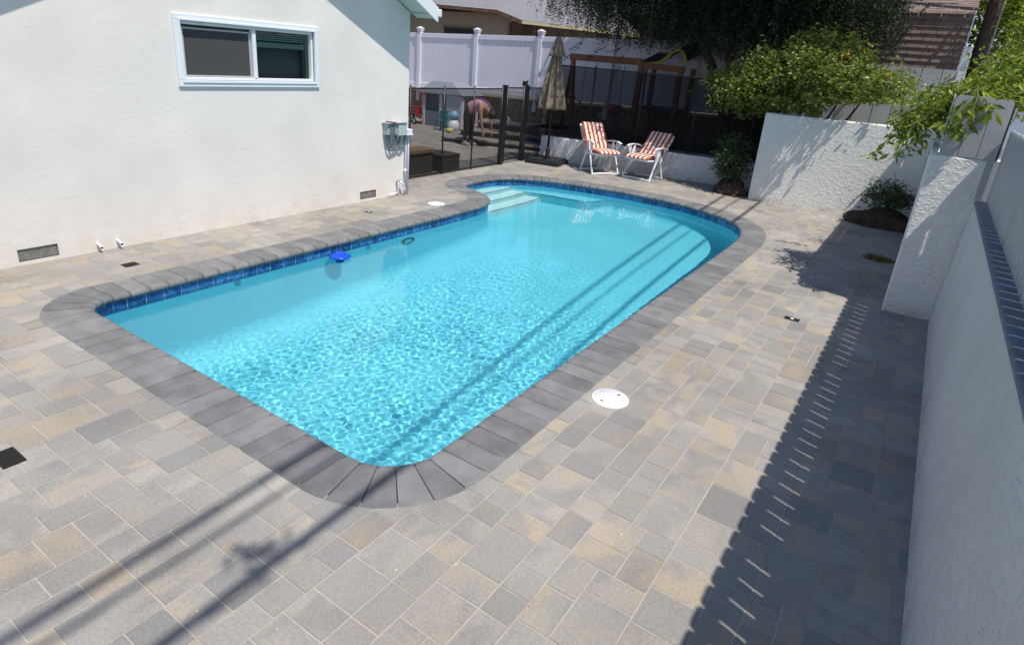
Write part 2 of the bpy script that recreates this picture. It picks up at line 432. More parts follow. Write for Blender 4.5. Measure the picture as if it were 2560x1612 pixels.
# entry steps and bench
edge_mat = mat('step_edge', (.02, .12, .2), .4)
def step(xe, z, y0, y1):
    b = MB()
    poly = [(-6.7, y0 - .6), (xe - .35, y0 - .35), (xe - .05, y0), (xe, y0 + .12), (xe, y1 - .15), (xe + .06, y1 + .3), (xe + .3, y1 + .9), (-6.7, y1 + .9)]
    clip = []
    b.prism(poly, -1.5, z)
    o = pool_child(b.build('step', plaster_light, bevel=.03, seg=3))
    e = MB(); e.bar((xe - .012, y0 + .1, z + .002), (xe - .012, y1 - .1, z + .002), .022, .008)
    eo = e.build('step_edge', edge_mat); eo.parent = o
    receivers.append(o)
def clipped_step(name, fn, z, material):
    """a block whose plan is the pool outline cut by fn(x, y) < 0"""
    st = .03
    xs = np.arange(-6.5, -3.6, st); ys = np.arange(7.6, 10.3, st)
    X, Y = np.meshgrid(xs, ys)
    m = inside(X, Y, poly_in) & (fn(X, Y) < 0)
    # smooth outline: height field with a steep drop
    d = fn(X, Y)
    h = np.where(d < 0, z, z - np.clip((d / .02), 0, 1) * 1.2)
    ids = np.arange(X.size).reshape(X.shape)
    okc = inside(X[:-1, :-1] + st / 2, Y[:-1, :-1] + st / 2, [tuple(p) for p in off(.05)]) & (np.minimum(np.minimum(d[:-1, :-1], d[1:, :-1]), np.minimum(d[:-1, 1:], d[1:, 1:])) < .03)
    F = np.stack([ids[:-1, :-1], ids[:-1, 1:], ids[1:, 1:], ids[1:, :-1]], -1)[okc]
    # snap the vertices next to the edge line onto it
    X2 = X.copy(); Y2 = Y.copy()
    gy, gx = np.gradient(d, st)
    g = np.maximum(np.hypot(gx, gy), 1e-6)
    near = np.abs(d) < st * .75
    X2[near] -= (d * gx / g ** 2)[near] * .98; Y2[near] -= (d * gy / g ** 2)[near] * .98
    h = np.where(near, z, h)
    return np_mesh(name, np.stack([X2, Y2, h], -1).reshape(-1, 3), F, material, False)
steps = [(-6.10, -.33), (-5.83, -.56), (-5.55, -.80)]
for xe, z in steps:
    o = pool_child(clipped_step('step', (lambda xe: lambda X, Y: X - xe - .02 * np.sin(Y * 3))(xe), z, plaster_light))
    receivers.append(o)
    ys = [7.95 if xe > -5.7 else 8.05, 9.75 if xe < -5.9 else 9.66]
    e = MB(); e.tube([(xe + .02 * math.sin(y * 3) - .012, y, z + .004) for y in np.linspace(ys[0], ys[1], 12)], .011, 6)
    eo = e.build('step_edge', edge_mat); eo.parent = o
def bench_fn(X, Y):
    # strip along the far wall, rounded end
    cx = np.clip(X, -5.9, -4.75)
    yw = 10.08 - .10 * np.abs(X + 4.2) ** 1.6
    d1 = yw - .42 - Y
    d2 = X + 4.62 - .25 * (Y - 9.9)
    return np.maximum(d1, d2)
bench = pool_child(clipped_step('bench', bench_fn, -.5, plaster)); receivers.append(bench)
be = MB()
pts = [(x, 10.08 - .10 * abs(x + 4.2) ** 1.6 - .43, -.495) for x in np.linspace(-5.7, -4.75, 14)]
pts += [(-4.66, 9.72, -.495), (-4.61, 9.82, -.495), (-4.58, 9.98, -.495)]
be.tube(pts, .009, 6); eo = be.build('bench_edge', edge_mat); eo.parent = bench
# return-light ring on the left wall and small fittings
r = MB(); 
ringpts = [( -5.155, 5.62 + .10 * math.cos(a), -.42 + .10 * math.sin(a)) for a in np.linspace(0, 2 * PI, 25)]
r.tube(ringpts, .012, 6, cap=False)
pool_child(r.build('pool_light', mat('light_ring', (.08, .2, .24), .4)))
for yy in (3.25, 4.95):
    r = MB(); r.lathe([(0, .012), (.028, .01), (.034, 0), (.034, -.02)], n=16)
    o = pool_child(r.build('return_fitting', M_['white_plastic'])); o.matrix_basis = Matrix.Translation((-5.155, yy, -.24)) @ Matrix.Rotation(PI / 2, 4, 'Y')
for q in receivers: q.cycles.is_caustics_receiver = True

# ------------------------------------------------------------------ water
st = .0074
xs = np.arange(-6.42, -1.70, st); ys = np.arange(1.80, 10.22, st)
X, Y = np.meshgrid(xs, ys)
def sstep(a, b, v):
    t = np.clip((v - a) / (b - a), 0, 1); return t * t * (3 - 2 * t)
Zc = np.zeros_like(X)
def lumpy(X, Y, s, seed):
    g = np.random.default_rng(seed); o = np.zeros_like(X)
    for i in range(10):
        th = g.uniform(0, 2 * PI); k = 2 * PI / (s * g.uniform(.6, 1.6)); o += np.cos(k * (X * np.cos(th) + Y * np.sin(th)) + g.uniform(0, 6.3))
    return o / 3.2
for i in range(80):
    lam = .051 * math.exp(rng.normal() * .36); k = 2 * PI / lam; th = rng.uniform(0, 2 * PI)
    Zc += np.cos(k * (X * math.cos(th) + Y * math.sin(th)) + rng.uniform(0, 6.3)) * (lam / .1) ** 2.0
Zc *= .00033 / math.sqrt(40)
mask = (1 - .86 * sstep(4.6, 7.6, Y + .45 * (X + 3.5))) * sstep(-5.0, -3.6, X - .10 * (Y - 4.0))
mask = np.clip(mask * (1 + .22 * lumpy(X, Y, 1.6, 5)), 0, 1.3) + .10 + .05 * lumpy(X, Y, 1.2, 9)
Zl = np.zeros_like(X)
for i in range(16):
    lam = rng.uniform(.35, 1.1); k = 2 * PI / lam; th = rng.uniform(0, 2 * PI)
    Zl += np.cos(k * (X * math.cos(th) + Y * math.sin(th)) + rng.uniform(0, 6.3)) * lam
Zl *= .00055 / math.sqrt(8)
ZW = -.128 + Zc * mask * 1.0 + Zl
ids = np.arange(X.size).reshape(X.shape)
okc = inside(X[:-1, :-1] + st / 2, Y[:-1, :-1] + st / 2, [tuple(p) for p in off(.02)][::6])
F = np.stack([ids[:-1, :-1], ids[:-1, 1:], ids[1:, 1:], ids[1:, :-1]], -1)[okc]
used = np.zeros(X.size, bool); used[F.ravel()] = True
remap = np.cumsum(used) - 1
VW = np.stack([X, Y, ZW], -1).reshape(-1, 3)[used]
wm = bpy.data.materials.new('pool_water'); wm.use_nodes = True; nt = wm.node_tree; nt.nodes.clear()
out = nt.nodes.new('ShaderNodeOutputMaterial'); g = nt.nodes.new('ShaderNodeBsdfGlass'); g.inputs['IOR'].default_value = 1.333; g.inputs['Roughness'].default_value = 0
g.inputs['Color'].default_value = (.86, .985, 1, 1)
nt.links.new(g.outputs[0], out.inputs[0])
water = np_mesh('water', VW, remap[F], wm, True)
water['kind'] = 'structure'
water.cycles.is_caustics_caster = True

# ------------------------------------------------------------------ patio pavers
U = .0735
def patio():
    x0, x1, y0, y1 = -13.0, .46, -1.6, 17.0
    rects = []
    r = random.Random(3)
    x = x0
    while x < x1:
        y = y0 - r.uniform(0, .4)
        while y < y1:
            Ls = r.choice([5, 6, 6, 7, 8, 9, 10])
            if r.random() < .3: lay = [(0, 5)] if False else [(0, 3), (3, 2)]
            elif r.random() < .5: lay = [(0, 3), (3, 2)]
            else: lay = [(0, 2), (2, 3)]
            for (ox, w) in lay:
                parts = []
                rem = Ls
                while rem > 0:
                    opts = [c for c in ((2, 3, 4) if w == 3 else (3, 2, 3)) if rem - c == 0 or rem - c >= 2]
                    c = r.choice(opts); parts.append(c); rem -= c
                yy = y
                for c in parts:
                    rects.append((x + ox * U, x + (ox + w) * U, yy, yy + c * U)); yy += c * U
            y += Ls * U
        x += 5 * U
    V = []; F = []; A = []
    g = .0024; e = .0022
    pin = [tuple(p) for p in off(.297)][::4]
    pmid = [tuple(p) for p in off(.30)][::4]
    arr = np.array(rects)
    cx = (arr[:, 0] + arr[:, 1]) / 2; cy = (arr[:, 2] + arr[:, 3]) / 2
    corners = [(arr[:, i], arr[:, j]) for i in (0, 1) for j in (2, 3)]
    ins = [inside(a, b, pin) for a, b in corners] + [inside(cx, cy, pin)]
    anyin = np.any(ins, 0)
    for q, (a, b, c, d) in enumerate(rects):
        col = (r.random(), r.random(), r.random(), r.random())
        if b < -6.9 and c < 6.7: continue
        if b < -7.08 : pass
        if not anyin[q]:
            a += g; b -= g; c += g; d -= g
            tz = r.uniform(-.0012, .0008); tl = [r.uniform(-.0007, .0007) for _ in range(4)]
            k = len(V)
            V += [(a, c, -.006), (b, c, -.006), (b, d, -.006), (a, d, -.006)]
            V += [(a + e, c + e, tz + tl[0]), (b - e, c + e, tz + tl[1]), (b - e, d - e, tz + tl[2]), (a + e, d - e, tz + tl[3])]
            F.append((k + 4, k + 5, k + 6, k + 7)); A.append(col)
            for i in range(4):
                j = (i + 1) % 4
                F.append((k + i, k + j, k + 4 + j, k + 4 + i)); A.append(col)
        else:
            a += g; b -= g; c += g; d -= g
            nx = max(1, round((b - a) / .03)); ny = max(1, round((d - c) / .03))
            xs_ = a + (b - a) * (np.arange(nx) + .5) / nx; ys_ = c + (d - c) * (np.arange(ny) + .5) / ny
            PX, PY = np.meshgrid(xs_, ys_, indexing='ij'); IN = inside(PX, PY, pin)
            if IN.all(): continue
            for i in range(nx):
                for j in range(ny):
                    if IN[i, j]: continue
                    xa = a + (b - a) * i / nx; xb = a + (b - a) * (i + 1) / nx; ya = c + (d - c) * j / ny; yb = c + (d - c) * (j + 1) / ny
                    k = len(V); V += [(xa, ya, -.0005), (xb, ya, -.0005), (xb, yb, -.0005), (xa, yb, -.0005)]
                    F.append((k, k + 1, k + 2, k + 3)); A.append(col)
    m = bpy.data.meshes.new('patio'); m.from_pydata(V, [], F)
    a = m.attributes.new('tone', 'FLOAT_COLOR', 'FACE'); a.data.foreach_set('color', np.array(A, dtype=np.float32).ravel())
    mt = bpy.data.materials.new('concrete_paver'); mt.use_nodes = True; nt = mt.node_tree; L = nt.links.new; N = nt.nodes.new
    p = nt.nodes['Principled BSDF']; p.inputs['Roughness'].default_value = .85; p.inputs['Specular IOR Level'].default_value = .2
    at = N('ShaderNodeAttribute'); at.attribute_name = 'tone'; sp = N('ShaderNodeSeparateColor'); L(at.outputs['Color'], sp.inputs[0])
    tc = N('ShaderNodeTexCoord')
    # every paver gets its own slice of the cloudy blend
    cmb = N('ShaderNodeCombineXYZ'); L(sp.outputs[2], cmb.inputs[2]); L(sp.outputs[1], cmb.inputs[0])
    sc_ = N('ShaderNodeVectorMath'); sc_.operation = 'SCALE'; sc_.inputs['Scale'].default_value = 37; L(cmb.outputs[0], sc_.inputs[0])
    ad = N('ShaderNodeVectorMath'); L(tc.outputs['Object'], ad.inputs[0]); L(sc_.outputs[0], ad.inputs[1])
    mp = N('ShaderNodeMapping'); mp.inputs['Scale'].default_value = (4.5, 2.6, 3); mp.inputs['Rotation'].default_value = (0, 0, .5); L(ad.outputs[0], mp.inputs[0])
    n1 = N('ShaderNodeTexNoise'); n1.inputs['Scale'].default_value = 1; n1.inputs['Detail'].default_value = 5; n1.inputs['Distortion'].default_value = .8; L(mp.outputs[0], n1.inputs[0])
    base = N('ShaderNodeValToRGB'); E = base.color_ramp.elements
    E[0].position = 0; E[0].color = (.220, .217, .214, 1); E[1].position = 1; E[1].color = (.350, .330, .297, 1)
    q = E.new(.2); q.color = (.268, .261, .251, 1); q = E.new(.5); q.color = (.308, .296, .276, 1)
    L(sp.outputs[0], base.inputs[0])
    # tan clouding
    mA = N('ShaderNodeMath'); mA.operation = 'MULTIPLY_ADD'; mA.inputs[1].default_value = .42; L(sp.outputs[1], mA.inputs[0]); L(n1.outputs['Fac'], mA.inputs[2])
    rA = N('ShaderNodeMapRange'); rA.interpolation_type = 'SMOOTHSTEP'; rA.inputs[1].default_value = .72; rA.inputs[2].default_value = 1.05; rA.inputs[4].default_value = .48; L(mA.outputs[0], rA.inputs[0])
    m1 = N('ShaderNodeMix'); m1.data_type = 'RGBA'; m1.inputs[7].default_value = (.40, .31, .20, 1); L(rA.outputs[0], m1.inputs[0]); L(base.outputs[0], m1.inputs[6])
    # charcoal clouding
    mB = N('ShaderNodeMath'); mB.operation = 'MULTIPLY_ADD'; mB.inputs[1].default_value = -.30; L(sp.outputs[0], mB.inputs[0]); L(n1.outputs['Fac'], mB.inputs[2])
    rB = N('ShaderNodeMapRange'); rB.interpolation_type = 'SMOOTHSTEP'; rB.inputs[1].default_value = .38; rB.inputs[2].default_value = .12; rB.inputs[4].default_value = .50; L(mB.outputs[0], rB.inputs[0])
    m2 = N('ShaderNodeMix'); m2.data_type = 'RGBA'; m2.inputs[7].default_value = (.19, .19, .198, 1); L(rB.outputs[0], m2.inputs[0]); L(m1.outputs[2], m2.inputs[6])
    n2 = N('ShaderNodeTexNoise'); n2.inputs['Scale'].default_value = 75; n2.inputs['Detail'].default_value = 4; L(tc.outputs['Object'], n2.inputs[0])
    n3 = N('ShaderNodeTexNoise'); n3.inputs['Scale'].default_value = 1.1; n3.inputs['Detail'].default_value = 5; L(tc.outputs['Object'], n3.inputs[0])
    av = N('ShaderNodeMath'); av.operation = 'MULTIPLY_ADD'; av.inputs[1].default_value = .8; L(n2.outputs['Fac'], av.inputs[0]); L(n3.outputs['Fac'], av.inputs[2])
    rv = N('ShaderNodeMapRange'); rv.inputs[1].default_value = .6; rv.inputs[2].default_value = 1.2; rv.inputs[3].default_value = .76; rv.inputs[4].default_value = 1.20; L(av.outputs[0], rv.inputs[0])
    s = N('ShaderNodeVectorMath'); s.operation = 'SCALE'; L(m2.outputs[2], s.inputs[0]); L(rv.outputs[0], s.inputs['Scale']); L(s.outputs[0], p.inputs['Base Color'])
    bp = N('ShaderNodeBump'); bp.inputs['Strength'].default_value = .4; bp.inputs['Distance'].default_value = .003; L(n2.outputs['Fac'], bp.inputs['Height']); L(bp.outputs[0], p.inputs['Normal'])
    m.materials.append(mt); m.update()
    o = bpy.data.objects.new('pavement', m); COL.objects.link(o); o['kind'] = 'structure'
patio()
# joint sand and surrounding ground: one sheet round the pool, reaching the horizon
def ring_sheet(name, z, poly, far, material):
    """sheet between the pool outline and a far square"""
    n = len(poly); V = []; F = []
    c = Vector((-3.6, 6))
    for (x, y) in poly: V.append((x, y, z))
    for (x, y) in poly:
        d = Vector((x, y)) - c; d = d / max(abs(d.x), abs(d.y))
        V.append((c.x + d.x * far, c.y + d.y * far, z))
    for i in range(n):
        j = (i + 1) % n; F.append((i, j, n + j, n + i))
    o = np_mesh(name, V, np.array(F), material); o['kind'] = 'structure'
    return o
ring_sheet('joint_sand', -.0032, poly_out, 13, mat('joint_sand', (.385, .362, .328), .95, var=.1, vscale=20, bump=.4, bscale=200, bdist=.003, dirt=((.2, .17, .13), 5, .5)))
ring_sheet('ground', -.05, poly_mid, 160, mat('ground_soil', (.16, .13, .09), .95, var=.2, vscale=2))

# ------------------------------------------------------------------ lids and drains
def lid(name, x, y, r, label):
    o = empty(name, (x, y, .0), label, 'pool lid', 'round white pool lids set in the paving')
    b = MB(); b.lathe([(0, .007), (r * .93, .0065), (r * .935, .0055), (r * .945, .0055), (r * .95, .0065), (r * .985, .005), (r, .001), (r, -.01)], n=48)
    b.build('lid_disc', M_['white_plastic'], o)
    for k, a in enumerate((1.2, 1.2 + PI)):
        b = MB(); cx, cy = r * .62 * math.cos(a), r * .62 * math.sin(a)
        b.box(cx - .009, cx + .009, cy - .007, cy + .007, .0072, .0080)
        b.build('screw_slot', M_['dark'], o)
    return o
lid('skimmer_lid', -1.327, 3.436, .124, 'round white pool lid beside the right-hand coping with two dark screw slots')
lid('skimmer_lid', -5.655, 6.73, .122, 'plain white round lid close to the house, behind the left coping')
def drain(x, y, w, d, label, bars=6, white=True):
    o = empty('area_drain', (x, y, 0), label, 'drain', 'small black drains set in the paving')
    b = MB(); b.box(-w / 2, w / 2, -d / 2, d / 2, -.01, .0022); b.build('drain_frame', M_['dark'], o)
    b = MB()
    for i in range(bars):
        xx = -w / 2 + w * (i + .5) / bars
        b.box(xx - w / bars * .28, xx + w / bars * .28, -d / 2 + .008, d / 2 - .008, .0025, .0055)
    b.build('grate', M_['black_plastic'], o)
    if white:
        b = MB(); b.lathe([(0, .0085), (.012, .008), (.017, .0056)], n=10); b.build('bolt', M_['white_plastic'], o)
    return o
drain(-5.80, 2.60, .10, .125, 'small black drain grate between the near foundation vent and the pool', 6, False)
drain(-5.885, 5.64, .085, .085, 'small dark drain with a white dot, near the middle of the left paving strip', 5)
drain(-.65, 5.92, .13, .085, 'black drain with a white dot on the right side beside the fence shadow', 6)
drain(-3.41, .83, .17, .10, 'black slotted drain grate at the left edge of the near paving', 9, False)

# floating chlorinator
fl = empty('chlorine_floater', (-4.99, 4.36, -.128), 'bright blue plastic floating dispenser in the water by the left pool edge', 'pool float')
b = MB(); b.lathe([(0, .07), (.034, .068), (.05, .055), (.085, .042), (.112, .030), (.118, .021), (.112, .012), (.07, .004)], n=32)
b.build('float_top', mat('blue_plastic', (.01, .07, .62), .25), fl)
b = MB(); b.lathe([(.07, .006), (.078, .0), (.075, -.02), (.05, -.03), (.045, -.12), (0, -.12)], n=24)
b.build('float_base', mat('navy_plastic', (.006, .012, .04), .4), fl)

# ------------------------------------------------------------------ house
house = empty('house', (-6.352, 4, 0), 'white stucco house wall with gable eave beside the pool', 'house')
HI = Matrix.Translation((6.352, -4, 0))
def hc(o, parent=None):
    if parent is None:
        o.parent = house; o.matrix_parent_inverse = HI
    else: o.parent = parent; o.matrix_parent_inverse = HI
    return o
HX = -6.352
house_wall = stucco('house_stucco', (.73, .705, .67), 10, .13, .006, .44, .66, zfade=(.45, (.60, .54, .43), .5), var=.05)
def gable(y):
    return 2.50 + .52 * (6.862 - y) if y > 4.25 else 2.50 + .52 * (6.862 - 4.25) - .455 * (4.25 - y)
wy0, wy1, wz0, wz1 = 3.585, 5.22, 1.565, 2.145   # opening
b = MB()
Y0 = -2.0
def wallpoly(pts):
    n = len(pts)
    vs = [(HX, y, z) for y, z in pts] + [(HX - .15, y, z) for y, z in pts]
    b.add(vs, [tuple(range(n)), tuple(range(n, 2 * n))[::-1]])
vent = [(1.945, 2.255, .035, .145), (5.925, 6.225, .035, .14)]
wallpoly([(wy0, -.1), (wy1, -.1), (wy1, wz0), (wy0, wz0)])
wallpoly([(wy0, wz1), (wy1, wz1), (wy1, gable(wy1)), (4.25, gable(4.25)), (wy0, gable(wy0))])
def with_vent(ya, yb, v):
    wallpoly([(ya, -.1), (yb, -.1), (yb, v[2]), (ya, v[2])])
    wallpoly([(ya, v[2]), (v[0], v[2]), (v[0], v[3]), (ya, v[3])])
    wallpoly([(v[1], v[2]), (yb, v[2]), (yb, v[3]), (v[1], v[3])])
    wallpoly([(ya, v[3]), (yb, v[3]), (yb, gable(yb)), (ya, gable(ya))])
with_vent(Y0, wy0, vent[0]); with_vent(wy1, 6.862, vent[1])
# reveals, side walls
b.add([(HX, wy0, wz0), (HX, wy1, wz0), (HX - .12, wy1, wz0), (HX - .12, wy0, wz0)], [(0, 1, 2, 3)])
b.add([(HX, wy0, wz1), (HX, wy1, wz1), (HX - .12, wy1, wz1), (HX - .12, wy0, wz1)], [(3, 2, 1, 0)])
for yy in (wy0, wy1): b.add([(HX, yy, wz0), (HX, yy, wz1), (HX - .12, yy, wz1), (HX - .12, yy, wz0)], [(0, 1, 2, 3)])
b.add([(HX, 6.862, -.1), (-14, 6.862, -.1), (-14, 6.862, 2.5), (HX, 6.862, 2.5)], [(0, 1, 2, 3)])
b.add([(-14, Y0, -.1), (-14, 6.862, -.1), (-14, 6.862, 2.5), (-14, Y0, .7)], [(0, 1, 2, 3)])
b.add([(HX, Y0, -.1), (-14, Y0, -.1), (-14, Y0, 2), (HX, Y0, .7)], [(0, 1, 2, 3)])
hc(b.build('wall', house_wall))
# roof slabs with rake overhang
soffit = mat('soffit_paint', (.50, .62, .56), .6, var=.03)
shingle_grey = mat('roof_shingle', (.20, .20, .22), .9, var=.15, vscale=10, bump=.6, bscale=60)
OV = .345
def roof_slab(ya, yb):
    bb = MB()
    za, zb = gable(ya), gable(yb)
    x0, x1 = HX + OV, -14.3
    for dz0, dz1 in ((.02, .16),):
        vs = [(x0, ya, za + dz0), (x0, yb, zb + dz0), (x1, yb, zb + dz0), (x1, ya, za + dz0), (x0, ya, za + dz1), (x0, yb, zb + dz1), (x1, yb, zb + dz1), (x1, ya, za + dz1)]
        bb.add(vs, [(0, 1, 2, 3), (7, 6, 5, 4), (0, 4, 5, 1), (1, 5, 6, 2), (2, 6, 7, 3), (3, 7, 4, 0)])
    return bb
o = hc(roof_slab(4.25, 7.0).build('roof', shingle_grey)); 
o = hc(roof_slab(Y0 - .3, 4.25).build('roof', shingle_grey))
bb = MB()
for ya, yb in ((4.25, 6.99), (Y0 - .3, 4.25)):
    za, zb = gable(ya), gable(yb)
    bb.add([(HX + .001, ya, za + .012), (HX + OV - .003, ya, za + .012), (HX + OV - .003, yb, zb + .012), (HX + .001, yb, zb + .012)], [(0, 1, 2, 3)])
hc(bb.build('rake_soffit', soffit))
# rake fascia boards and boxed eave
bb = MB()
for ya, yb in ((4.25, 7.02), (Y0 - .3, 4.25)):
    za, zb = gable(ya), gable(yb)
    bb.add([(HX + OV, ya, za - .012), (HX + OV, yb, zb - .012), (HX + OV, yb, zb + .17), (HX + OV, ya, za + .17), (HX + OV + .022, ya, za - .012), (HX + OV + .022, yb, zb - .012), (HX + OV + .022, yb, zb + .17), (HX + OV + .022, ya, za + .17)],
           [(0, 1, 2, 3), (7, 6, 5, 4), (0, 4, 5, 1), (1, 5, 6, 2), (2, 6, 7, 3), (3, 7, 4, 0)])
hc(bb.build('fascia', M_['trim_white']))
bb = MB(); bb.box(-14, HX + OV - .004, 6.872, 6.995, 2.485, 2.50)
hc(bb.build('soffit', soffit))
bb = MB(); bb.bar((HX + OV + .03, 7.045, 2.52), (-14, 7.045, 2.52), .09, .1); hc(bb.build('gutter', M_['trim_white'], bevel=.012))
# foundation vents
vm = mat('galvanised_mesh', (.22, .22, .21), .7, metal=.3, var=.25, vscale=18, bump=.5, bscale=120)
for v in vent:
    bb = MB(); bb.box(HX - .03, HX - .012, v[0], v[1], v[2], v[3])
    o = hc(bb.build('foundation_vent', vm))
    g2 = MB()
    for i in range(12):
        yy = v[0] + (v[1] - v[0]) * (i + .5) / 12; g2.box(HX - .012, HX - .009, yy - .002, yy + .002, v[2], v[3])
    for i in range(5):
        zz = v[2] + (v[3] - v[2]) * (i + .5) / 5; g2.box(HX - .009, HX - .006, v[0], v[1], zz - .002, zz + .002)
    hc(g2.build('vent_mesh', M_['grey_metal']), o)
# window
win = empty('window', (0, 0, 0), None, None); win.name = 'window'; del_keys = [k for k in win.keys()]
for k in del_keys: del win[k]
win.parent = house; win.matrix_parent_inverse = HI
def wc(o): o.parent = win; return o
def frame(name, ya, yb, za, zb, w, x0, x1, material, bevel=.004):
    f = MB()
    f.box(x0, x1, ya, yb, za, za + w); f.box(x0, x1, ya, yb, zb - w, zb)
    f.box(x0, x1, ya, ya + w, za + w, zb - w); f.box(x0, x1, yb - w, yb, za + w, zb - w)
    return f.build(name, material, bevel=bevel)
wc(frame('casing', 3.534, 5.271, 1.515, 2.196, .062, HX - .001, HX + .022, M_['trim_white'], .006))
wc(frame('inner_trim', 3.575, 5.23, 1.555, 2.156, .022, HX + .0225, HX + .032, M_['trim_white'], .003))
wc(frame('window_frame', 3.597, 5.207, 1.578, 2.132, .03, HX - .07, HX - .008, mat('vinyl_frame', (.74, .77, .80), .4)))
f = MB(); f.box(HX - .06, HX - .002, 4.40, 4.445, 1.608, 2.102); wc(f.build('mullion', M_['trim_white'], bevel=.003))
wc(frame('screen_frame', 3.635, 4.392, 1.61, 2.075, .016, HX - .05, HX - .03, mat('screen_frame', (.45, .43, .43), .5), .002))
scr = mat('insect_screen', (.075, .075, .075), .8)
f = MB(); f.box(HX - .044, HX - .041, 3.65, 4.378, 1.626, 2.06)
sm = bpy.data.materials.new('insect_screen_mesh'); sm.use_nodes = True; nt = sm.node_tree
tr = nt.nodes.new('ShaderNodeBsdfTransparent'); mx = nt.nodes.new('ShaderNodeMixShader'); mx.inputs[0].default_value = .62
df = nt.nodes['Principled BSDF']; df.inputs['Base Color'].default_value = (.085, .085, .085, 1); df.inputs['Roughness'].default_value = .9
nt.links.new(tr.outputs[0], mx.inputs[1]); nt.links.new(df.outputs[0], mx.inputs[2]); nt.links.new(mx.outputs[0], nt.nodes['Material Output'].inputs[0])
wc(f.build('insect_screen', sm))
gm = bpy.data.materials.new('window_glass'); gm.use_nodes = True; nt = gm.node_tree
tr = nt.nodes.new('ShaderNodeBsdfTransparent'); tr.inputs[0].default_value = (.62, .78, .72, 1); gl = nt.nodes.new('ShaderNodeBsdfGlossy'); gl.inputs['Roughness'].default_value = .02
fr = nt.nodes.new('ShaderNodeFresnel'); fr.inputs[0].default_value = 1.5; mx = nt.nodes.new('ShaderNodeMixShader')
nt.links.new(fr.outputs[0], mx.inputs[0]); nt.links.new(tr.outputs[0], mx.inputs[1]); nt.links.new(gl.outputs[0], mx.inputs[2]); nt.links.new(mx.outputs[0], nt.nodes['Material Output'].inputs[0])
f = MB(); f.add([(HX - .055, 3.62, 1.6), (HX - .055, 5.19, 1.6), (HX - .055, 5.19, 2.11), (HX - .055, 3.62, 2.11)], [(0, 1, 2, 3)]); wc(f.build('glass_pane', gm))
# room seen through the glass: pale jamb and raised blind
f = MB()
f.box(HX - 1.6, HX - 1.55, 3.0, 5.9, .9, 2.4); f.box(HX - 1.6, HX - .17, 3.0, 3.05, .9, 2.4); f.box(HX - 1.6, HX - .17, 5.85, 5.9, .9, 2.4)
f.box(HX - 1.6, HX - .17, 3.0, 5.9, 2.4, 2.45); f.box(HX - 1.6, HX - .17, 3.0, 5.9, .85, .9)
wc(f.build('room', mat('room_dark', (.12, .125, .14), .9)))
f = MB()
for k in range(5): f.box(HX - .15, HX - .09 - .004 * k, 3.6, 5.15, 2.09 - .022 * k, 2.105 - .022 * k)
f.box(HX - .15, HX - .09, 3.6, 5.15, 1.93, 1.985)
wc(f.build('blind', mat('blind_white', (.5, .58, .56), .5)))
f = MB(); f.box(HX - .24, HX - .22, 3.5, 5.3, 1.45, 1.95); wc(f.build('fill_panel', mat('slate_fill', (.20, .20, .23), .9)))  # added panel close behind the glass, catches daylight to lift the dark pane
f = MB(); f.box(HX - .149, HX - .08, 5.155, 5.205, 1.6, 2.12); wc(f.build('jamb', mat('jamb_paint', (.5, .62, .52), .5)))

# things fixed to or standing by the house wall
for i, (yy, lab) in enumerate(((2.58, 'short white drain pipe stub nearer the big foundation vent'), (2.76, 'short white drain pipe stub farther from the big foundation vent'))):
    o = empty('pipe_stub', (HX, yy, .06), lab, 'pipe', 'white pipe stubs low on the house wall')
    b = MB(); b.tube([(-.01, 0, .022), (.05, 0, .012), (.085, 0, -.004)], .013, 12, cap=False); b.build('pipe', M_['white_plastic'], o)
    b = MB(); b.tube([(.0855, 0, -.0042), (.0862, 0, -.0045)], .0105, 10); b.build('bore', M_['dark'], o)
ub = empty('electrical_box', (HX, 6.55, 1), 'pair of grey electrical boxes with looped conduits on the house corner', 'electrical box')
UI = (HX, 6.55, 1)
def lb(): return MB()
b = lb(); b.box(0, .10, -.20, -.005, -.10, .055); b.build('timer_box', M_['grey_metal'], ub, bevel=.006)
b = lb(); b.box(.10, .112, -.16, -.055, -.09, .03); b.build('timer_door', M_['conduit'], ub, bevel=.004)
b = lb(); b.box(-.0, .135, -.15, -.06, .0555, .075); b.build('hood', mat('violet_grey', (.10, .09, .16), .5), ub, bevel=.004)
b = lb(); b.box(0, .115, .0, .17, -.12, .05); b.build('disconnect_box', mat('pale_grey_green', (.42, .5, .48), .5, var=.06), ub, bevel=.008)
b = lb(); b.box(0, .13, -.215, .19, .056, .062); b.build('drip_cover', M_['grey_metal'], ub)
b = lb(); b.box(0, .11, .185, .295, -.11, -.04); b.build('junction_box', M_['white_plastic'], ub, bevel=.008)
b = lb(); b.box(0, .118, .178, .302, -.122, -.108); b.build('junction_lid', M_['white_plastic'], ub, bevel=.003)
for (ya, yb, dp) in ((-.17, .02, .22), (-.12, .10, .20), (.02, .21, .19)):
    b = lb()
    pts = [(.05, ya + (yb - ya) * (.5 - .5 * math.cos(t)), -.11 - dp * math.sin(t)) for t in np.linspace(0, PI, 15)]
    b.tube(pts, .013, 8); b.build('flexible_conduit', M_['conduit'], ub)
for yy, r_ in ((.235, .014), (.285, .019)):
    b = lb(); b.tube([(.05, yy, -.11), (.035, yy, -.3), (.035, yy, -.995)], r_, 10); b.build('riser_pipe', M_['white_plastic'], ub)
b = lb(); b.tube([(.035, .235, -.62), (.035, .235, -.66)], .022, 10); b.build('pipe_coupling', M_['white_plastic'], ub)
fa = empty('garden_tap', (HX, 6.64, 0), 'old white-painted garden tap with pipework at the foot of the house wall', 'tap')
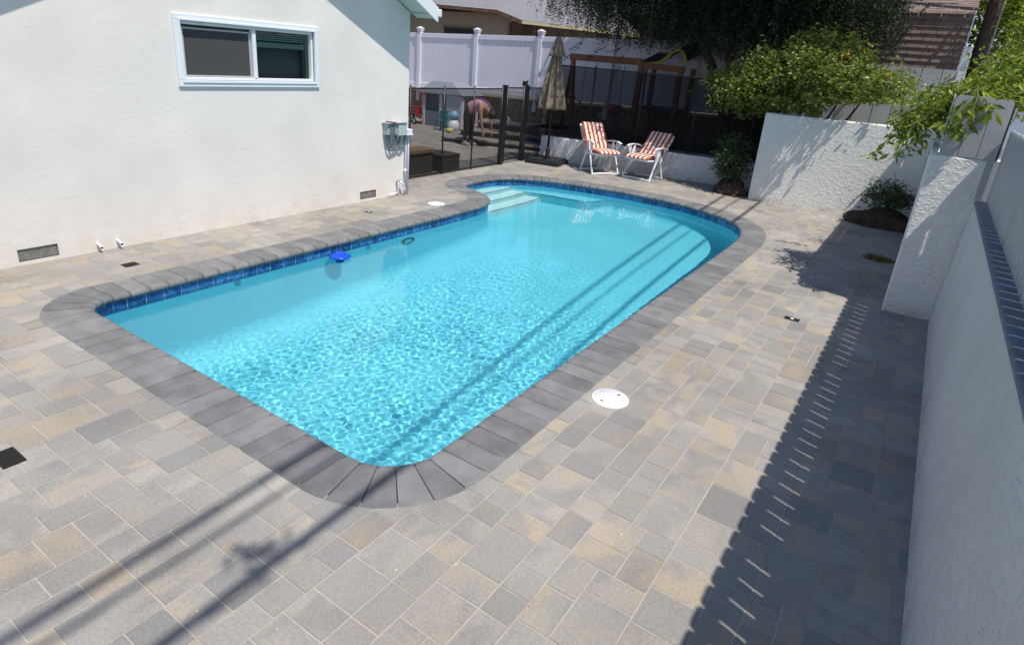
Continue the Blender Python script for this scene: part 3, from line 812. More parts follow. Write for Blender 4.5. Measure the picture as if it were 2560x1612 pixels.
b = MB(); b.tube([(.04, 0, -.01), (.04, 0, .17), (.045, 0, .2)], .016, 10); b.tube([(.04, 0, .05), (.05, -.12, .045), (.03, -.2, .04)], .014, 8); b.build('tap_pipe', M_['white_plastic'], fa)
b = MB(); b.tube([(.04, 0, .19), (.05, .03, .2), (.07, .08, .165), (.07, .085, .13)], [.022, .02, .015, .014], 10); b.tube([(.04, 0, .2), (.04, 0, .235)], .01, 8); b.build('tap_body', M_['white_plastic'], fa)
b = MB(); b.lathe([(0, .008), (.028, .006), (.03, 0), (0, 0)], (.04, 0, .235), 10); b.build('tap_handle', M_['grey_metal'], fa)
b = MB(); b.tube([(.07, .085, .13), (.075, .086, .02)], .016, 8); b.build('vacuum_breaker', mat('lilac', (.45, .42, .6), .5), fa)

# ------------------------------------------------------------------ right garden wall, cap and picket fences
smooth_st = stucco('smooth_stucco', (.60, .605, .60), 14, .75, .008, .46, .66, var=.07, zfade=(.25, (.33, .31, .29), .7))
rough_st = stucco('rough_stucco', (.77, .76, .73), 15, .6, .013, .49, .60, var=.03, zfade=(.12, (.5, .42, .3), .8))
rw = empty('garden_wall', (.418, 3, 0), 'tall smooth grey-white plastered wall along the right with dark brick capping', 'wall')
b = MB()
vs = [(0, -5.5, -.05), (.22, -5.5, -.05), (.22, -5.5, 1.168), (.036, -5.5, 1.168)] + [(0, 3.9, -.05), (.22, 3.9, -.05), (.22, 3.9, 1.168), (.036, 3.9, 1.168)]
b.add(vs, [(0, 1, 2, 3), (7, 6, 5, 4), (0, 3, 7, 4), (3, 2, 6, 7), (2, 1, 5, 6), (1, 0, 4, 5)]); b.build('wall_body', smooth_st, rw)
cm = mat('slate_cap', (.13, .15, .20), .6, var=.12, vscale=14, bump=.3, bscale=120, bdist=.003)
b = MB()
prof = [(.030, 1.169), (.031, 1.182), (.036, 1.191), (.046, 1.196), (.18, 1.200), (.18, 1.169)]
n = len(prof); y = -5.5
while y < 3.86:
    L_ = .148 if rnd.random() > .12 else .30
    ya, yb = y + .002, min(y + L_ - .002, 3.898); k = len(b.v)
    b.v += [(px, ya, pz) for px, pz in prof] + [(px, yb, pz) for px, pz in prof]
    for i in range(n): b.f.append((k + i, k + (i + 1) % n, k + n + (i + 1) % n, k + n + i)); b.sm.append(False)
    b.f.append(tuple(range(k, k + n))[::-1]); b.sm.append(False); b.f.append(tuple(range(k + n, k + 2 * n))); b.sm.append(False)
    y += L_
b.build('brick_cap', cm, rw)
def picket(bb, p, w, z0, z1, axis, t=.008, seed=0):
    """one dog-eared board; axis 'y': board runs in y, thickness in +x"""
    c = .026
    prof = [(0, z0), (w, z0), (w, z1 - c * 1.1), (w - c * .45, z1 - c * .3), (w - c * 1.1, z1), (c * 1.1, z1), (c * .45, z1 - c * .3), (0, z1 - c * 1.1)]
    n = len(prof)
    if axis == 'y': vs = [(p[0], p[1] + u, z) for u, z in prof] + [(p[0] + t, p[1] + u, z) for u, z in prof]
    else: vs = [(p[0] + u, p[1], z) for u, z in prof] + [(p[0] + u, p[1] + t, z) for u, z in prof]
    bb.add(vs, [tuple(range(n)), tuple(range(n, 2 * n))[::-1]] + [(i, (i + 1) % n, n + (i + 1) % n, n + i) for i in range(n)])
def picket_fence(name, loc, label, p0, p1, z0, z1, rails, group=None, bw=.1298, pitch=.1400, railx=1, posts=()):
    f = empty(name, loc, label, 'fence', group)
    d = Vector(p1) - Vector(p0); L_ = d.length; ax = 'y' if abs(d.y) > abs(d.x) else 'x'
    b = MB(); s = 0; r = random.Random(len(label))
    while s < L_ - .05:
        w = min(bw, L_ - s); 
        px, py = p0[0] + (s if ax == 'x' else 0) - loc[0], p0[1] + (s if ax == 'y' else 0) - loc[1]
        picket(b, (px, py), w, z0, z1 + r.uniform(-.006, .006), ax)
        s += pitch
    b.build('pickets', M_['fence_paint'], f)
    for z in rails:
        b = MB()
        if ax == 'y': b.box(p0[0] - loc[0] + .0175, p0[0] - loc[0] + .055, p0[1] - loc[1], p1[1] - loc[1], z - .037, z + .037)
        else: b.box(p0[0] - loc[0], p1[0] - loc[0], p0[1] - loc[1] + .0175, p0[1] - loc[1] + .055, z - .044, z + .044)
        b.build('rail', M_['fence_paint'], f)
    for (x, y) in posts:
        b = MB(); b.box(x - loc[0] - .045, x - loc[0] + .045, y - loc[1] - .045, y - loc[1] + .045, 0, z1 - .05); b.build('post', M_['fence_paint'], f)
    return f
picket_fence('picket_fence', (.53, 3, 0), 'pale grey picket fence on top of the long smooth wall at the right edge', (.53, -5.4), (.53, 6.885), 1.204, 1.82, (1.762,), posts=((.64, 0), (.64, 2.4), (.64, 4.8)))
picket_fence('picket_fence', (.05, 6.9, 0), 'short section of wide picket boards facing the pool on top of the white plaster pier', (.075, 6.90), (.525, 6.90), 1.5465, 2.06, (1.62, 1.95), bw=.1370, pitch=.1410, posts=((.13, 7.02),))
picket_fence('picket_fence', (.06, 9, 0), 'picket fence running away behind the plaster pier under the vine', (.06, 7.08), (.06, 11.9), 1.52, 2.06, (1.7, 1.95), posts=((.15, 9), (.15, 11.8)))
b = MB()
for xx in (.216, .357, .498): b.box(xx - .012 - .075, xx + .012 - .075, .0095, .0165, 1.5465, 2.02)  # dark strips added behind the joints to stand for shade in the gaps
jb = [o for o in bpy.data.objects if o.name.startswith('picket_fence') and 'short section' in o.get('label', '')][0]
b.v = [(x + .075 - jb.location.x, y, z) for x, y, z in b.v]
b.build('dark_gap_strip', mat('gap_shade', (.03, .03, .032), .9), jb)
# pier / jog wall
jw = empty('plaster_pier', (.03, 6.9, 0), 'white rough-plastered wall end stepping out into the patio below the short picket fence', 'wall')
b = MB(); b.prism([(-.02, -.02), (.388, .01), (.57, .01), (.57, .25), (.21, .25), (.21, 4.95), (-.02, 4.95)], -.05, 1.545)
b.build('pier_body', rough_st, jw, bevel=.02, seg=3)
b = MB(); b.box(.44 - .03, .62 - .03, .0, .02, 1.2, 1.545); b.build('gap_board', M_['fence_paint'], jw)
# far wall
fw = empty('back_wall', (-2.475, 11.526, 0), 'chest-high white wall with heavy knock-down plaster at the back right of the patio', 'wall', rz=math.atan2(.229, 1.68))
b = MB(); b.box(0, 2.65, 0, .2, -.05, 1.50); b.build('wall_body', rough_st, fw, bevel=.025, seg=3)
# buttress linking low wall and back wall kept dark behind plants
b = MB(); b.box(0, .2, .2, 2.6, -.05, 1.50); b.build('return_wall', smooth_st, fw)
# low wall
lw_dir = math.atan2(.56, 2.94)
LW0 = Vector((-7.0, 11.73, 0))
lw = empty('low_wall', tuple(LW0), 'knee-high white plastered wall behind the two striped chairs', 'wall', rz=lw_dir)
b = MB(); b.box(0, 4.75, 0, .18, -.05, .50); b.build('wall_body', stucco('low_stucco', (.70, .71, .71), 18, .8, .012, .5, .56, var=.05, zfade=(.15, (.4, .33, .25), .8)), lw, bevel=.02, seg=3)

# ------------------------------------------------------------------ black mesh pool fence
mesh_m = bpy.data.materials.new('black_mesh'); mesh_m.use_nodes = True; nt = mesh_m.node_tree
tr = nt.nodes.new('ShaderNodeBsdfTransparent'); mx = nt.nodes.new('ShaderNodeMixShader'); mx.inputs[0].default_value = .56
df = nt.nodes['Principled BSDF']; df.inputs['Base Color'].default_value = (.009, .009, .010, 1); df.inputs['Roughness'].default_value = .9; df.inputs['Specular IOR Level'].default_value = .1
nt.links.new(tr.outputs[0], mx.inputs[1]); nt.links.new(df.outputs[0], mx.inputs[2]); nt.links.new(mx.outputs[0], nt.nodes['Material Output'].inputs[0])
mesh_shaded = mesh_m.copy(); mesh_shaded.name = 'black_mesh_shaded'; [n for n in mesh_shaded.node_tree.nodes if n.type == 'MIX_SHADER'][0].inputs[0].default_value = .74  # more opaque copy: shade of the yard behind is put into the mesh
def mesh_panel(name, pts, z0, z1, label, group, postr=.014, extra=.05, gate=False, fab=None):
    o0 = Vector((pts[0][0], pts[0][1], 0))
    f = empty(name, tuple(o0), label, 'pool fence' if not gate else 'gate', group)
    b = MB()
    for a, c in zip(pts[:-1], pts[1:]):
        n = 8
        for i in range(n):
            A = Vector((*a, 0)).lerp(Vector((*c, 0)), i / n) - o0; B = Vector((*a, 0)).lerp(Vector((*c, 0)), (i + 1) / n) - o0
            b.add([(A.x, A.y, z0 + .02), (B.x, B.y, z0 + .02), (B.x, B.y, z1), (A.x, A.y, z1)], [(0, 1, 2, 3)])
    b.build('mesh_fabric', fab or mesh_m, f)
    for zz, hh in ((z1, .022), (z0 + .03, .03)):
        b = MB()
        for a, c in zip(pts[:-1], pts[1:]): b.bar((a[0] - o0.x, a[1] - o0.y, zz), (c[0] - o0.x, c[1] - o0.y, zz), .006, hh)
        b.build('border_strip', M_['black_metal'], f)
    for p in pts:
        b = MB(); b.tube([(p[0] - o0.x, p[1] - o0.y, z0 - .02), (p[0] - o0.x, p[1] - o0.y, z1 + extra)], postr, 10); b.build('post', M_['black_metal'], f)
    return f
G = 'black mesh pool fence sections'
mesh_panel('pool_fence', [(-7.05, 7.05), (-7.05, 7.66), (-7.05, 8.50), (-7.06, 9.36), (-7.06, 10.24)], 0, 1.45, 'see-through black mesh fence from the house corner to the gate', G)
gt = mesh_panel('pool_gate', [(-7.06, 10.42), (-7.07, 11.02)], 0.05, 1.47, 'narrow black mesh gate between two thick black posts', None, postr=.018, gate=True)
for p in ((-7.065, 10.33), (-7.075, 11.13)):
    b = MB(); b.box(p[0] - gt.location.x - .035, p[0] - gt.location.x + .035, p[1] - gt.location.y - .045, p[1] - gt.location.y + .045, -.02, 1.52); b.build('gate_post', M_['black_metal'], gt, bevel=.005)
b = MB(); b.box(-.045, .0, .56, .66, 1.50, 1.60); b.tube([(-.01, .7, 1.5), (-.01, .7, 1.62)], .015, 8); b.build('latch', M_['black_metal'], gt, bevel=.006)
ud = Vector((math.cos(lw_dir), math.sin(lw_dir)))
def lwp(s, o=.09): return (LW0.x + ud.x * s - ud.y * o, LW0.y + ud.y * s + ud.x * o)
mesh_panel('pool_fence', [(-7.075, 11.2), (-7.03, 11.70)] , 0.02, 1.47, 'short black mesh section between the gate and the low wall', G)
mesh_panel('pool_fence', [lwp(.05), lwp(1.0), lwp(2.02), lwp(3.1), lwp(4.2), lwp(4.7)], .50, 1.95, 'black mesh fence standing on the low white wall behind the chairs', G, fab=mesh_shaded)

# ------------------------------------------------------------------ raised yard, steps, stone wall, vinyl fence
yard_m = mat('yard_soil', (.07, .06, .045), .95, var=.3, vscale=3, bump=.6, bscale=20, bdist=.03)
b = MB(); b.prism([lwp(.0, .2), lwp(4.9, .2), (-2.3, 15.1), (-8.6, 15.1), (-8.4, 13.2), (-7.25, 13.0)], -.04, .44)
b.build('raised_ground', yard_m, kind='structure')
step_m = mat('step_stone', (.24, .23, .215), .85, var=.12, vscale=8, bump=.3)
st_o = empty('garden_steps', (-8.6, 12.2, 0), 'dark grey paved steps climbing to the raised yard behind the mesh fence', 'steps')
d2 = Vector((1.37, .60)).normalized(); n2 = Vector((-d2.y, d2.x))
for k, (z, back) in enumerate(((.12, 0), (.27, .55), (.44, 1.1))):
    A = Vector((-9.75, 11.75)) + n2 * back + d2 * (.30 * k); B_ = A + d2 * (2.75 - .25 * k)
    Cc = B_ + n2 * (1.9 - back); D = A + n2 * (1.9 - back)
    q = MB(); q.prism([(p.x + 8.6, p.y - 12.2) for p in (A, B_, Cc, D)], z - .17, z - .045); q.build('riser', mat('riser_dark%d' % k, (.09, .085, .08), .9), st_o)
    q = MB(); q.prism([(p.x + 8.6, p.y - 12.2) for p in (A - n2 * .04 - d2 * .04, B_ - n2 * .04, Cc, D - d2 * .04)], z - .045, z); q.build('tread', step_m, st_o, bevel=.012)
# stone wall
SW = empty('stone_wall', (-12, 15.05, 0), 'brown split-face block retaining wall below the white vinyl fence', 'retaining wall')
sm2 = bpy.data.materials.new('split_stone'); sm2.use_nodes = True; nt = sm2.node_tree; L = nt.links.new; N = nt.nodes.new; p = nt.nodes['Principled BSDF']; p.inputs['Roughness'].default_value = .95
tc = N('ShaderNodeTexCoord'); vo = N('ShaderNodeTexVoronoi'); vo.inputs['Scale'].default_value = 6.5; mp = N('ShaderNodeMapping'); mp.inputs['Scale'].default_value = (1, 1, 1.3); L(tc.outputs['Object'], mp.inputs[0]); L(mp.outputs[0], vo.inputs['Vector'])
cr = N('ShaderNodeValToRGB'); cr.color_ramp.elements[0].color = (.16, .12, .085, 1); cr.color_ramp.elements[1].color = (.36, .28, .21, 1); sp = N('ShaderNodeSeparateColor'); L(vo.outputs['Color'], sp.inputs[0]); L(sp.outputs[0], cr.inputs[0])
n1 = N('ShaderNodeTexNoise'); n1.inputs['Scale'].default_value = 14; n1.inputs['Detail'].default_value = 8; L(tc.outputs['Object'], n1.inputs[0])
mr = N('ShaderNodeMapRange'); mr.inputs[1].default_value = .3; mr.inputs[2].default_value = .7; mr.inputs[3].default_value = .6; mr.inputs[4].default_value = 1.35; L(n1.outputs['Fac'], mr.inputs[0])
s = N('ShaderNodeVectorMath'); s.operation = 'SCALE'; L(cr.outputs[0], s.inputs[0]); L(mr.outputs[0], s.inputs['Scale']); L(s.outputs[0], p.inputs['Base Color'])
ad = N('ShaderNodeMath'); ad.operation = 'SUBTRACT'; L(n1.outputs['Fac'], ad.inputs[0]); L(vo.outputs['Distance'], ad.inputs[1])
bp = N('ShaderNodeBump'); bp.inputs['Strength'].default_value = 1; bp.inputs['Distance'].default_value = .06; L(ad.outputs[0], bp.inputs['Height']); L(bp.outputs[0], p.inputs['Normal'])
def zt(x): return .78 + .028 * (x + 15)     # top follows the sloping plot
q = MB()
xs_ = np.linspace(-17, -1.5, 32)
for xa, xb in zip(xs_[:-1], xs_[1:]):
    q.add([(xa + 12, 0, -.1), (xb + 12, 0, -.1), (xb + 12, 0, zt(xb)), (xa + 12, 0, zt(xa))], [(0, 1, 2, 3)])
    q.add([(xa + 12, 0, zt(xa)), (xb + 12, 0, zt(xb)), (xb + 12, .3, zt(xb)), (xa + 12, .3, zt(xa))], [(0, 1, 2, 3)])
q.build('stone_face', sm2, SW)
q = MB(); q.bar((-5, .05, zt(-17) + .03), (10.5, .05, zt(-1.5) + .03), .3, .05); q.build('wall_cap', mat('cap_cream', (.48, .43, .33), .8), SW)
# vinyl fence
VF = empty('vinyl_fence', (-12, 15.1, 0), 'tall white vinyl privacy fence with capped posts along the stone wall', 'fence')
px_ = [-15.7, -13.56, -11.42, -9.30, -7.16, -5.02, -2.9]
def fz0(x): return zt(x) + .09
vm_ = M_['white_vinyl']
q = MB()
for xa, xb in zip(px_[:-1], px_[1:]):
    n = 14
    for i in range(n):
        a = xa + .055 + (xb - xa - .11) * i / n; c = xa + .055 + (xb - xa - .11) * (i + 1) / n
        q.box(a + 12 + .003, c + 12 - .003, -.0, .02, fz0(a) + .1, fz0(a) + 1.5)
        q.box(c + 12 - .003, c + 12 + .003, .006, .02, fz0(a) + .1, fz0(a) + 1.5)
q.build('boards', vm_, VF)
for lo_, hi_, nm in ((1.42, 1.55, 'top_rail'), (.0, .14, 'bottom_rail')):
    for xa, xb in zip(px_[:-1], px_[1:]):
        q = MB(); a, c = xa + .055 + 12, xb - .055 + 12
        z0a, z0b = fz0(xa), fz0(xb)
        q.add([(a, -.025, z0a + lo_), (c, -.025, z0b + lo_), (c, .045, z0b + lo_), (a, .045, z0a + lo_), (a, -.025, z0a + hi_), (c, -.025, z0b + hi_), (c, .045, z0b + hi_), (a, .045, z0a + hi_)],
              [(3, 2, 1, 0), (4, 5, 6, 7), (0, 1, 5, 4), (1, 2, 6, 5), (2, 3, 7, 6), (3, 0, 4, 7)])
        q.build(nm, vm_, VF, bevel=.008)
for x in px_:
    q = MB(); q.box(x + 12 - .062, x + 12 + .062, -.055, .07, zt(x) - .3, fz0(x) + 1.66); po = q.build('post', vm_, VF, bevel=.005)
    q = MB(); z = fz0(x) + 1.66; q.box(x + 12 - .085, x + 12 + .085, -.078, .093, z, z + .03); q.add([(x + 12 - .075, -.07, z + .03), (x + 12 + .075, -.07, z + .03), (x + 12 + .075, .083, z + .03), (x + 12 - .075, .083, z + .03), (x + 12, .006, z + .075)], [(0, 1, 4), (1, 2, 4), (2, 3, 4), (3, 0, 4)])
    q.box(x + 12 - .075, x + 12 + .075, -.068, .083, z - .05, z)
    c = q.build('post_cap', vm_); c.parent = po
# ------------------------------------------------------------------ reclining chairs
def stripes(name):
    m = bpy.data.materials.new(name); m.use_nodes = True; nt = m.node_tree; L = nt.links.new; N = nt.nodes.new
    p = nt.nodes['Principled BSDF']; p.inputs['Roughness'].default_value = .85
    uvn = N('ShaderNodeUVMap'); uvn.uv_map = 'uv'; sx = N('ShaderNodeSeparateXYZ'); L(uvn.outputs[0], sx.inputs[0])
    a = N('ShaderNodeMath'); a.operation = 'MULTIPLY'; a.inputs[1].default_value = 5.5; L(sx.outputs[0], a.inputs[0])
    f = N('ShaderNodeMath'); f.operation = 'FRACT'; L(a.outputs[0], f.inputs[0])
    g = N('ShaderNodeMath'); g.operation = 'GREATER_THAN'; g.inputs[1].default_value = .5; L(f.outputs[0], g.inputs[0])
    mx = N('ShaderNodeMix'); mx.data_type = 'RGBA'; mx.inputs[6].default_value = (.37, .07, .035, 1); mx.inputs[7].default_value = (.78, .68, .60, 1)
    L(g.outputs[0], mx.inputs[0])
    tc = N('ShaderNodeTexCoord'); n1 = N('ShaderNodeTexNoise'); n1.inputs['Scale'].default_value = 9; L(tc.outputs['Object'], n1.inputs[0])
    mr = N('ShaderNodeMapRange'); mr.inputs[3].default_value = .8; mr.inputs[4].default_value = 1.15; L(n1.outputs['Fac'], mr.inputs[0])
    s = N('ShaderNodeVectorMath'); s.operation = 'SCALE'; L(mx.outputs[2], s.inputs[0]); L(mr.outputs[0], s.inputs['Scale']); L(s.outputs[0], p.inputs['Base Color'])
    return m
STR = stripes('striped_cotton')
def cushion(name, w, pts, th, parent):
    """padded slab following pts (y, z) with tufts; pillow edges"""
    P = catmull([(y, z) for y, z in pts], False, .03); n = len(P); K = 17; V = []; F = []
    L_ = [0]
    for i in range(1, n): L_.append(L_[-1] + (P[i] - P[i - 1]).length)
    for side in (1, -1):
        for i, p in enumerate(P):
            d = (P[min(i + 1, n - 1)] - P[max(i - 1, 0)]).normalized(); nn = Vector((-d.y, d.x))
            for j in range(K):
                u = -1 + 2 * j / (K - 1)
                ex = max(0, 1 - abs(u) ** 6) ** .5; ey = min(1, min(L_[i], L_[-1] - L_[i]) / .03) ** .5
                puff = .72 + .28 * abs(math.sin(L_[i] * PI / .2)) ** .5 * (.75 + .25 * abs(math.sin(u * PI * 1.5)))
                t = th / 2 * ex * ey * puff * side + (th * .25)
                V.append((u * w / 2, p.x + nn.x * t, p.y + nn.y * t))
    for s_ in (0, 1):
        for i in range(n - 1):
            for j in range(K - 1):
                a = s_ * n * K + i * K + j
                f = (a, a + 1, a + K + 1, a + K)
                F.append(f if s_ == 0 else f[::-1])
    o = np_mesh(name, V, np.array(F), STR, True, parent)
    l = o.data.uv_layers.new(name='uv'); k = 0
    for f in F:
        for v in f:
            l.data[k].uv = ((v % K) / (K - 1), 0); k += 1
    return o
def chair(loc, face, label, back_ang, back_x=0.0):
    rz = math.atan2(face[1], face[0]) + PI / 2
    c = empty('reclining_chair', loc, label, 'garden chair', 'two folding resin chairs with striped cushions', rz)
    RM = M_['resin_white']
    W = .29
    def u_frame(name, bottom, top):
        b = MB()
        for sx in (-1, 1): b.bar((sx * W, bottom[0], bottom[1]), (sx * (W - .01), top[0], top[1]), .042, .024, up=(1, 0, 0))
        b.bar((-W - .02, bottom[0], bottom[1] + .012), (-.1, bottom[0] + .01, bottom[1] + .026), .03, .034)
        b.bar((W + .02, bottom[0], bottom[1] + .012), (.1, bottom[0] + .01, bottom[1] + .026), .03, .034)
        b.bar((-.1, bottom[0] + .01, bottom[1] + .026), (.1, bottom[0] + .01, bottom[1] + .026), .03, .034)
        return b.build(name, RM, c, bevel=.006)
    u_frame('front_leg_frame', (-.02, .0), (.30, .60))
    u_frame('rear_leg_frame', (.50, .0), (.26, .56))
    b = MB(); sz = .385
    for sx in (-1, 1): b.bar((sx * .245, -.09, sz + .01), (sx * .245, .50, sz - .03), .03, .035)
    b.bar((-.25, -.09, sz + .01), (.25, -.09, sz + .01), .035, .04); b.bar((-.25, .50, sz - .03), (.25, .50, sz - .03), .03, .03)
    for k in range(6): b.bar((-.24, .09 + .075 * k, sz - .005 * k), (.24, .09 + .075 * k, sz - .005 * k), .045, .01)
    b.build('seat_frame', RM, c, bevel=.005)
    ca, sa = math.cos(back_ang), math.sin(back_ang); BL = .64
    bb = MB()
    y0, z0 = .43, sz - .02
    for sx in (-1, 1): bb.bar((sx * .235, y0, z0), (sx * .225, y0 + ca * BL, z0 + sa * BL), .04, .024)
    for k in range(8):
        t = .1 + .52 * k / 7.2; bb.bar((-.23, y0 + ca * t, z0 + sa * t), (.23, y0 + ca * t, z0 + sa * t), .045, .012)
    bb.bar((-.2, y0 + ca * BL, z0 + sa * BL), (.2, y0 + ca * BL, z0 + sa * BL), .05, .03)
    bb.build('back_frame', RM, c, bevel=.006)
    for sx in (-1, 1):
        b = MB(); pts = [(sx * .30, .02, .60), (sx * .30, .12, .625), (sx * .30, .3, .625), (sx * .29, .46, .60), (sx * .27, .60, .56)]
        for a_, b_ in zip(pts[:-1], pts[1:]): b.bar(a_, b_, .05, .022)
        b.build('armrest', RM, c, bevel=.009, seg=3)
        b = MB(); b.bar((sx * .3, .07, .60), (sx * .285, .16, .40), .03, .022); b.bar((sx * .3, .17, .61), (sx * .285, .13, .40), .022, .02); b.build('arm_support', RM, c)
    cushion('seat_cushion', .50, [(-.14, sz + .03), (.08, sz + .05), (.33, sz + .035), (y0 + .01, sz + .03)], .065, c)
    cushion('back_cushion', .50, [(y0 - .03, z0 + .06), (y0 - .03 + ca * .25, z0 + .06 + sa * .25), (y0 - .03 + ca * .45, z0 + .06 + sa * .45), (y0 - .04 + ca * .61, z0 + .06 + sa * .62)], .06, c)
    return c
chair((-5.22, 11.33, 0), (.82, -.57), 'striped chair nearer the closed umbrella, backrest more upright and facing right', math.radians(52))
chair((-4.59, 11.44, 0), (-.10, -1), 'striped chair farther from the umbrella, reclined and facing the pool', math.radians(44))

# ------------------------------------------------------------------ closed umbrella
um = empty('patio_umbrella', (-6.64, 11.45, 0), 'closed beige patio umbrella on a black base by the low wall', 'umbrella', rz=.2)
cloth = mat('beige_canvas', (.21, .17, .12), .85, var=.12, vscale=10, bump=.3, bscale=80, dirt=((.2, .16, .11), 5, .4))
b = MB(); b.tube([(0, 0, .08), (0, 0, 2.5)], .024, 12); b.build('pole', M_['black_metal'], um)
b = MB(); b.box(-.37, .37, -.36, .36, .0, .075); b.box(-.33, -.03, -.32, -.03, .075, .10); b.box(.03, .33, -.32, -.03, .075, .10); b.box(-.33, -.03, .03, .32, .075, .10); b.box(.03, .33, .03, .32, .075, .10)
b.lathe([(.05, .1), (.045, .3), (.03, .31)], n=14); b.build('base', M_['black_plastic'], um, bevel=.012, seg=3)
def folds(seed, n1, amp):
    r = random.Random(seed); ph = [r.uniform(0, 6.3) for _ in range(4)]
    return lambda a, z: 1 + amp * (math.cos(n1 * a + ph[0]) * .8 + .25 * math.cos((n1 * 2 + 1) * a + ph[1] + z * 3) + .15 * math.cos(3 * a + ph[2] + z * 2))
b = MB(); b.lathe([(.075, 2.17), (.105, 2.0), (.16, 1.7), (.20, 1.4), (.235, 1.18), (.245, 1.12), (.225, 1.10), (.17, 1.25), (.05, 1.8)], n=96, fn=folds(1, 8, .30)); b.build('canopy', cloth, um)
b = MB(); b.lathe([(.012, 2.50), (.035, 2.48), (.065, 2.40), (.10, 2.27), (.145, 2.14), (.15, 2.11), (.13, 2.11), (.08, 2.25)], n=96, fn=folds(2, 8, .26)); b.build('canopy_vent', cloth, um)
b = MB(); b.lathe([(0, 2.565), (.014, 2.55), (.018, 2.52), (.012, 2.49)], n=12); b.build('finial', M_['black_plastic'], um)
b = MB(); b.tube([(.16, -.17, 1.5), (.165, -.19, 1.3), (.15, -.2, 1.2), (.17, -.2, 1.12)], .008, 6); b.build('tie_cord', cloth, um)

# ------------------------------------------------------------------ foliage helpers
def leaves(name, pts, size, material, parent=None, asp=.42, droop=.35, seed=1, fold=.25, dirs=None):
    """one folded leaf (two quads sharing a midrib) at every point"""
    g = np.random.default_rng(seed); n = len(pts); pts = np.asarray(pts, float)
    if dirs is None:
        th = g.uniform(0, 2 * PI, n); dz = g.normal(-droop, .45, n)
        d = np.stack([np.cos(th), np.sin(th), dz], -1)
    else: d = np.asarray(dirs, float) + g.normal(0, .3, (n, 3))
    d /= np.linalg.norm(d, axis=1)[:, None]
    r = g.normal(size=(n, 3)); r[:, 2] += .6
    s = np.cross(d, r); s /= np.linalg.norm(s, axis=1)[:, None] + 1e-9
    u = np.cross(s, d)
    L_ = (size * g.uniform(.65, 1.3, n))[:, None]; w = L_ * asp * .5
    base = pts; tip = pts + d * L_; mid = pts + d * L_ * .5 - u * w * fold
    lft = pts + d * L_ * .45 + s * w; rgt = pts + d * L_ * .45 - s * w
    V = np.stack([base, lft, tip, rgt, mid], 1).reshape(-1, 3)
    k = np.arange(n)[:, None] * 5
    F = np.concatenate([k + np.array([[0, 4, 1, 1]]), ], 1)
    tri = np.concatenate([k + np.array([[0, 4, 1]]), k + np.array([[4, 2, 1]]), k + np.array([[0, 3, 4]]), k + np.array([[3, 2, 4]])], 0)
    return np_mesh(name, V, tri, material, False, parent)
def clumps(boxes, nclump, nleaf, spread, seed, shell=.55):
    """leaf positions grouped in clumps inside ellipsoids (cx, cy, cz, rx, ry, rz)"""
    g = np.random.default_rng(seed); P = []; Cn = []
    vol = np.array([b[3] * b[4] * b[5] for b in boxes]) ** .8; vol /= vol.sum()
    for b, v in zip(boxes, vol):
        for _ in range(max(1, int(nclump * v))):
            d = g.normal(size=3); d /= np.linalg.norm(d); r = g.uniform(shell, 1.0) if g.uniform() < .8 else g.uniform(0, 1)
            c = np.array(b[:3]) + d * r * np.array(b[3:]); Cn.append(c)
            m = int(nleaf * g.uniform(.5, 1.5)); P.append(c + g.normal(size=(m, 3)) * spread * g.uniform(.6, 1.3))
    return np.concatenate(P), np.array(Cn)
def limbs(base, targets, r0, material, parent, seed=0, name='branch', mid=.5):
    b = MB(); r = random.Random(seed)
    for t in targets:
        A = Vector(base); T = Vector(t); Mi = A.lerp(T, mid) + Vector((r.uniform(-.15, .15), r.uniform(-.15, .15), (T - A).length * .08))
        pts = catmull2([A, A.lerp(Mi, .5), Mi, Mi.lerp(T, .6), T]); n = len(pts)
        b.tube(pts, [r0 * (1 - .85 * i / (n - 1)) for i in range(n)], 7)
    return b.build(name, material, parent)
def catmull2(P):
    out = []; n = len(P)
    for i in range(n - 1):
        p0, p1, p2, p3 = P[max(i - 1, 0)], P[i], P[i + 1], P[min(i + 2, n - 1)]
        for j in range(4):
            t = j / 4; out.append(.5 * ((2 * p1) + (-p0 + p2) * t + (2 * p0 - 5 * p1 + 4 * p2 - p3) * t * t + (-p0 + 3 * p1 - 3 * p2 + p3) * t ** 3))
    out.append(P[-1]); return out
citrus_leaf = leaf_mat('citrus_leaf', (.085, .125, .03), (.24, .29, .07), .32, .30, c3=(.48, .48, .16))
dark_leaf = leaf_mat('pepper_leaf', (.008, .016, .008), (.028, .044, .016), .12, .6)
vine_leaf = leaf_mat('vine_leaf', (.07, .12, .015), (.25, .31, .045), .34, .4, c3=(.50, .47, .10))
bush_leaf = leaf_mat('bush_leaf', (.02, .05, .02), (.07, .11, .04), .2, .5)

# citrus tree behind the back wall
ct = empty('orange_tree', (-2.0, 12.7, .0), 'sunlit orange tree with a few ripe fruits leaning over the back wall', 'tree')
def rel(P, o): return np.asarray(P) - np.array(o.location)
boxes = [(-2.2, 12.35, 2.05, 1.35, .85, .60), (-3.1, 12.35, 1.80, .80, .7, .44), (-1.1, 12.3, 2.02, .78, .7, .46), (-1.9, 12.35, 2.52, .75, .6, .36), (-2.0, 11.75, 1.88, 1.2, .45, .34), (-1.7, 11.5, 2.25, .7, .35, .3)]
P, Cn = clumps(boxes, 900, 28, .08, 21)
P = P[~((P[:, 0] > -1.7) & (P[:, 2] < 1.72 + .12 * (P[:, 0] + 1.7)))]
P = P[(P[:, 1] > 11.0) & ~((P[:, 2] < 1.55) & (P[:, 1] < 11.95))]
leaves('crown', rel(P, ct), .080, citrus_leaf, ct, .5, .25, 3)
dead = leaf_mat('dry_leaf', (.28, .13, .03), (.42, .24, .08), .2, .7)
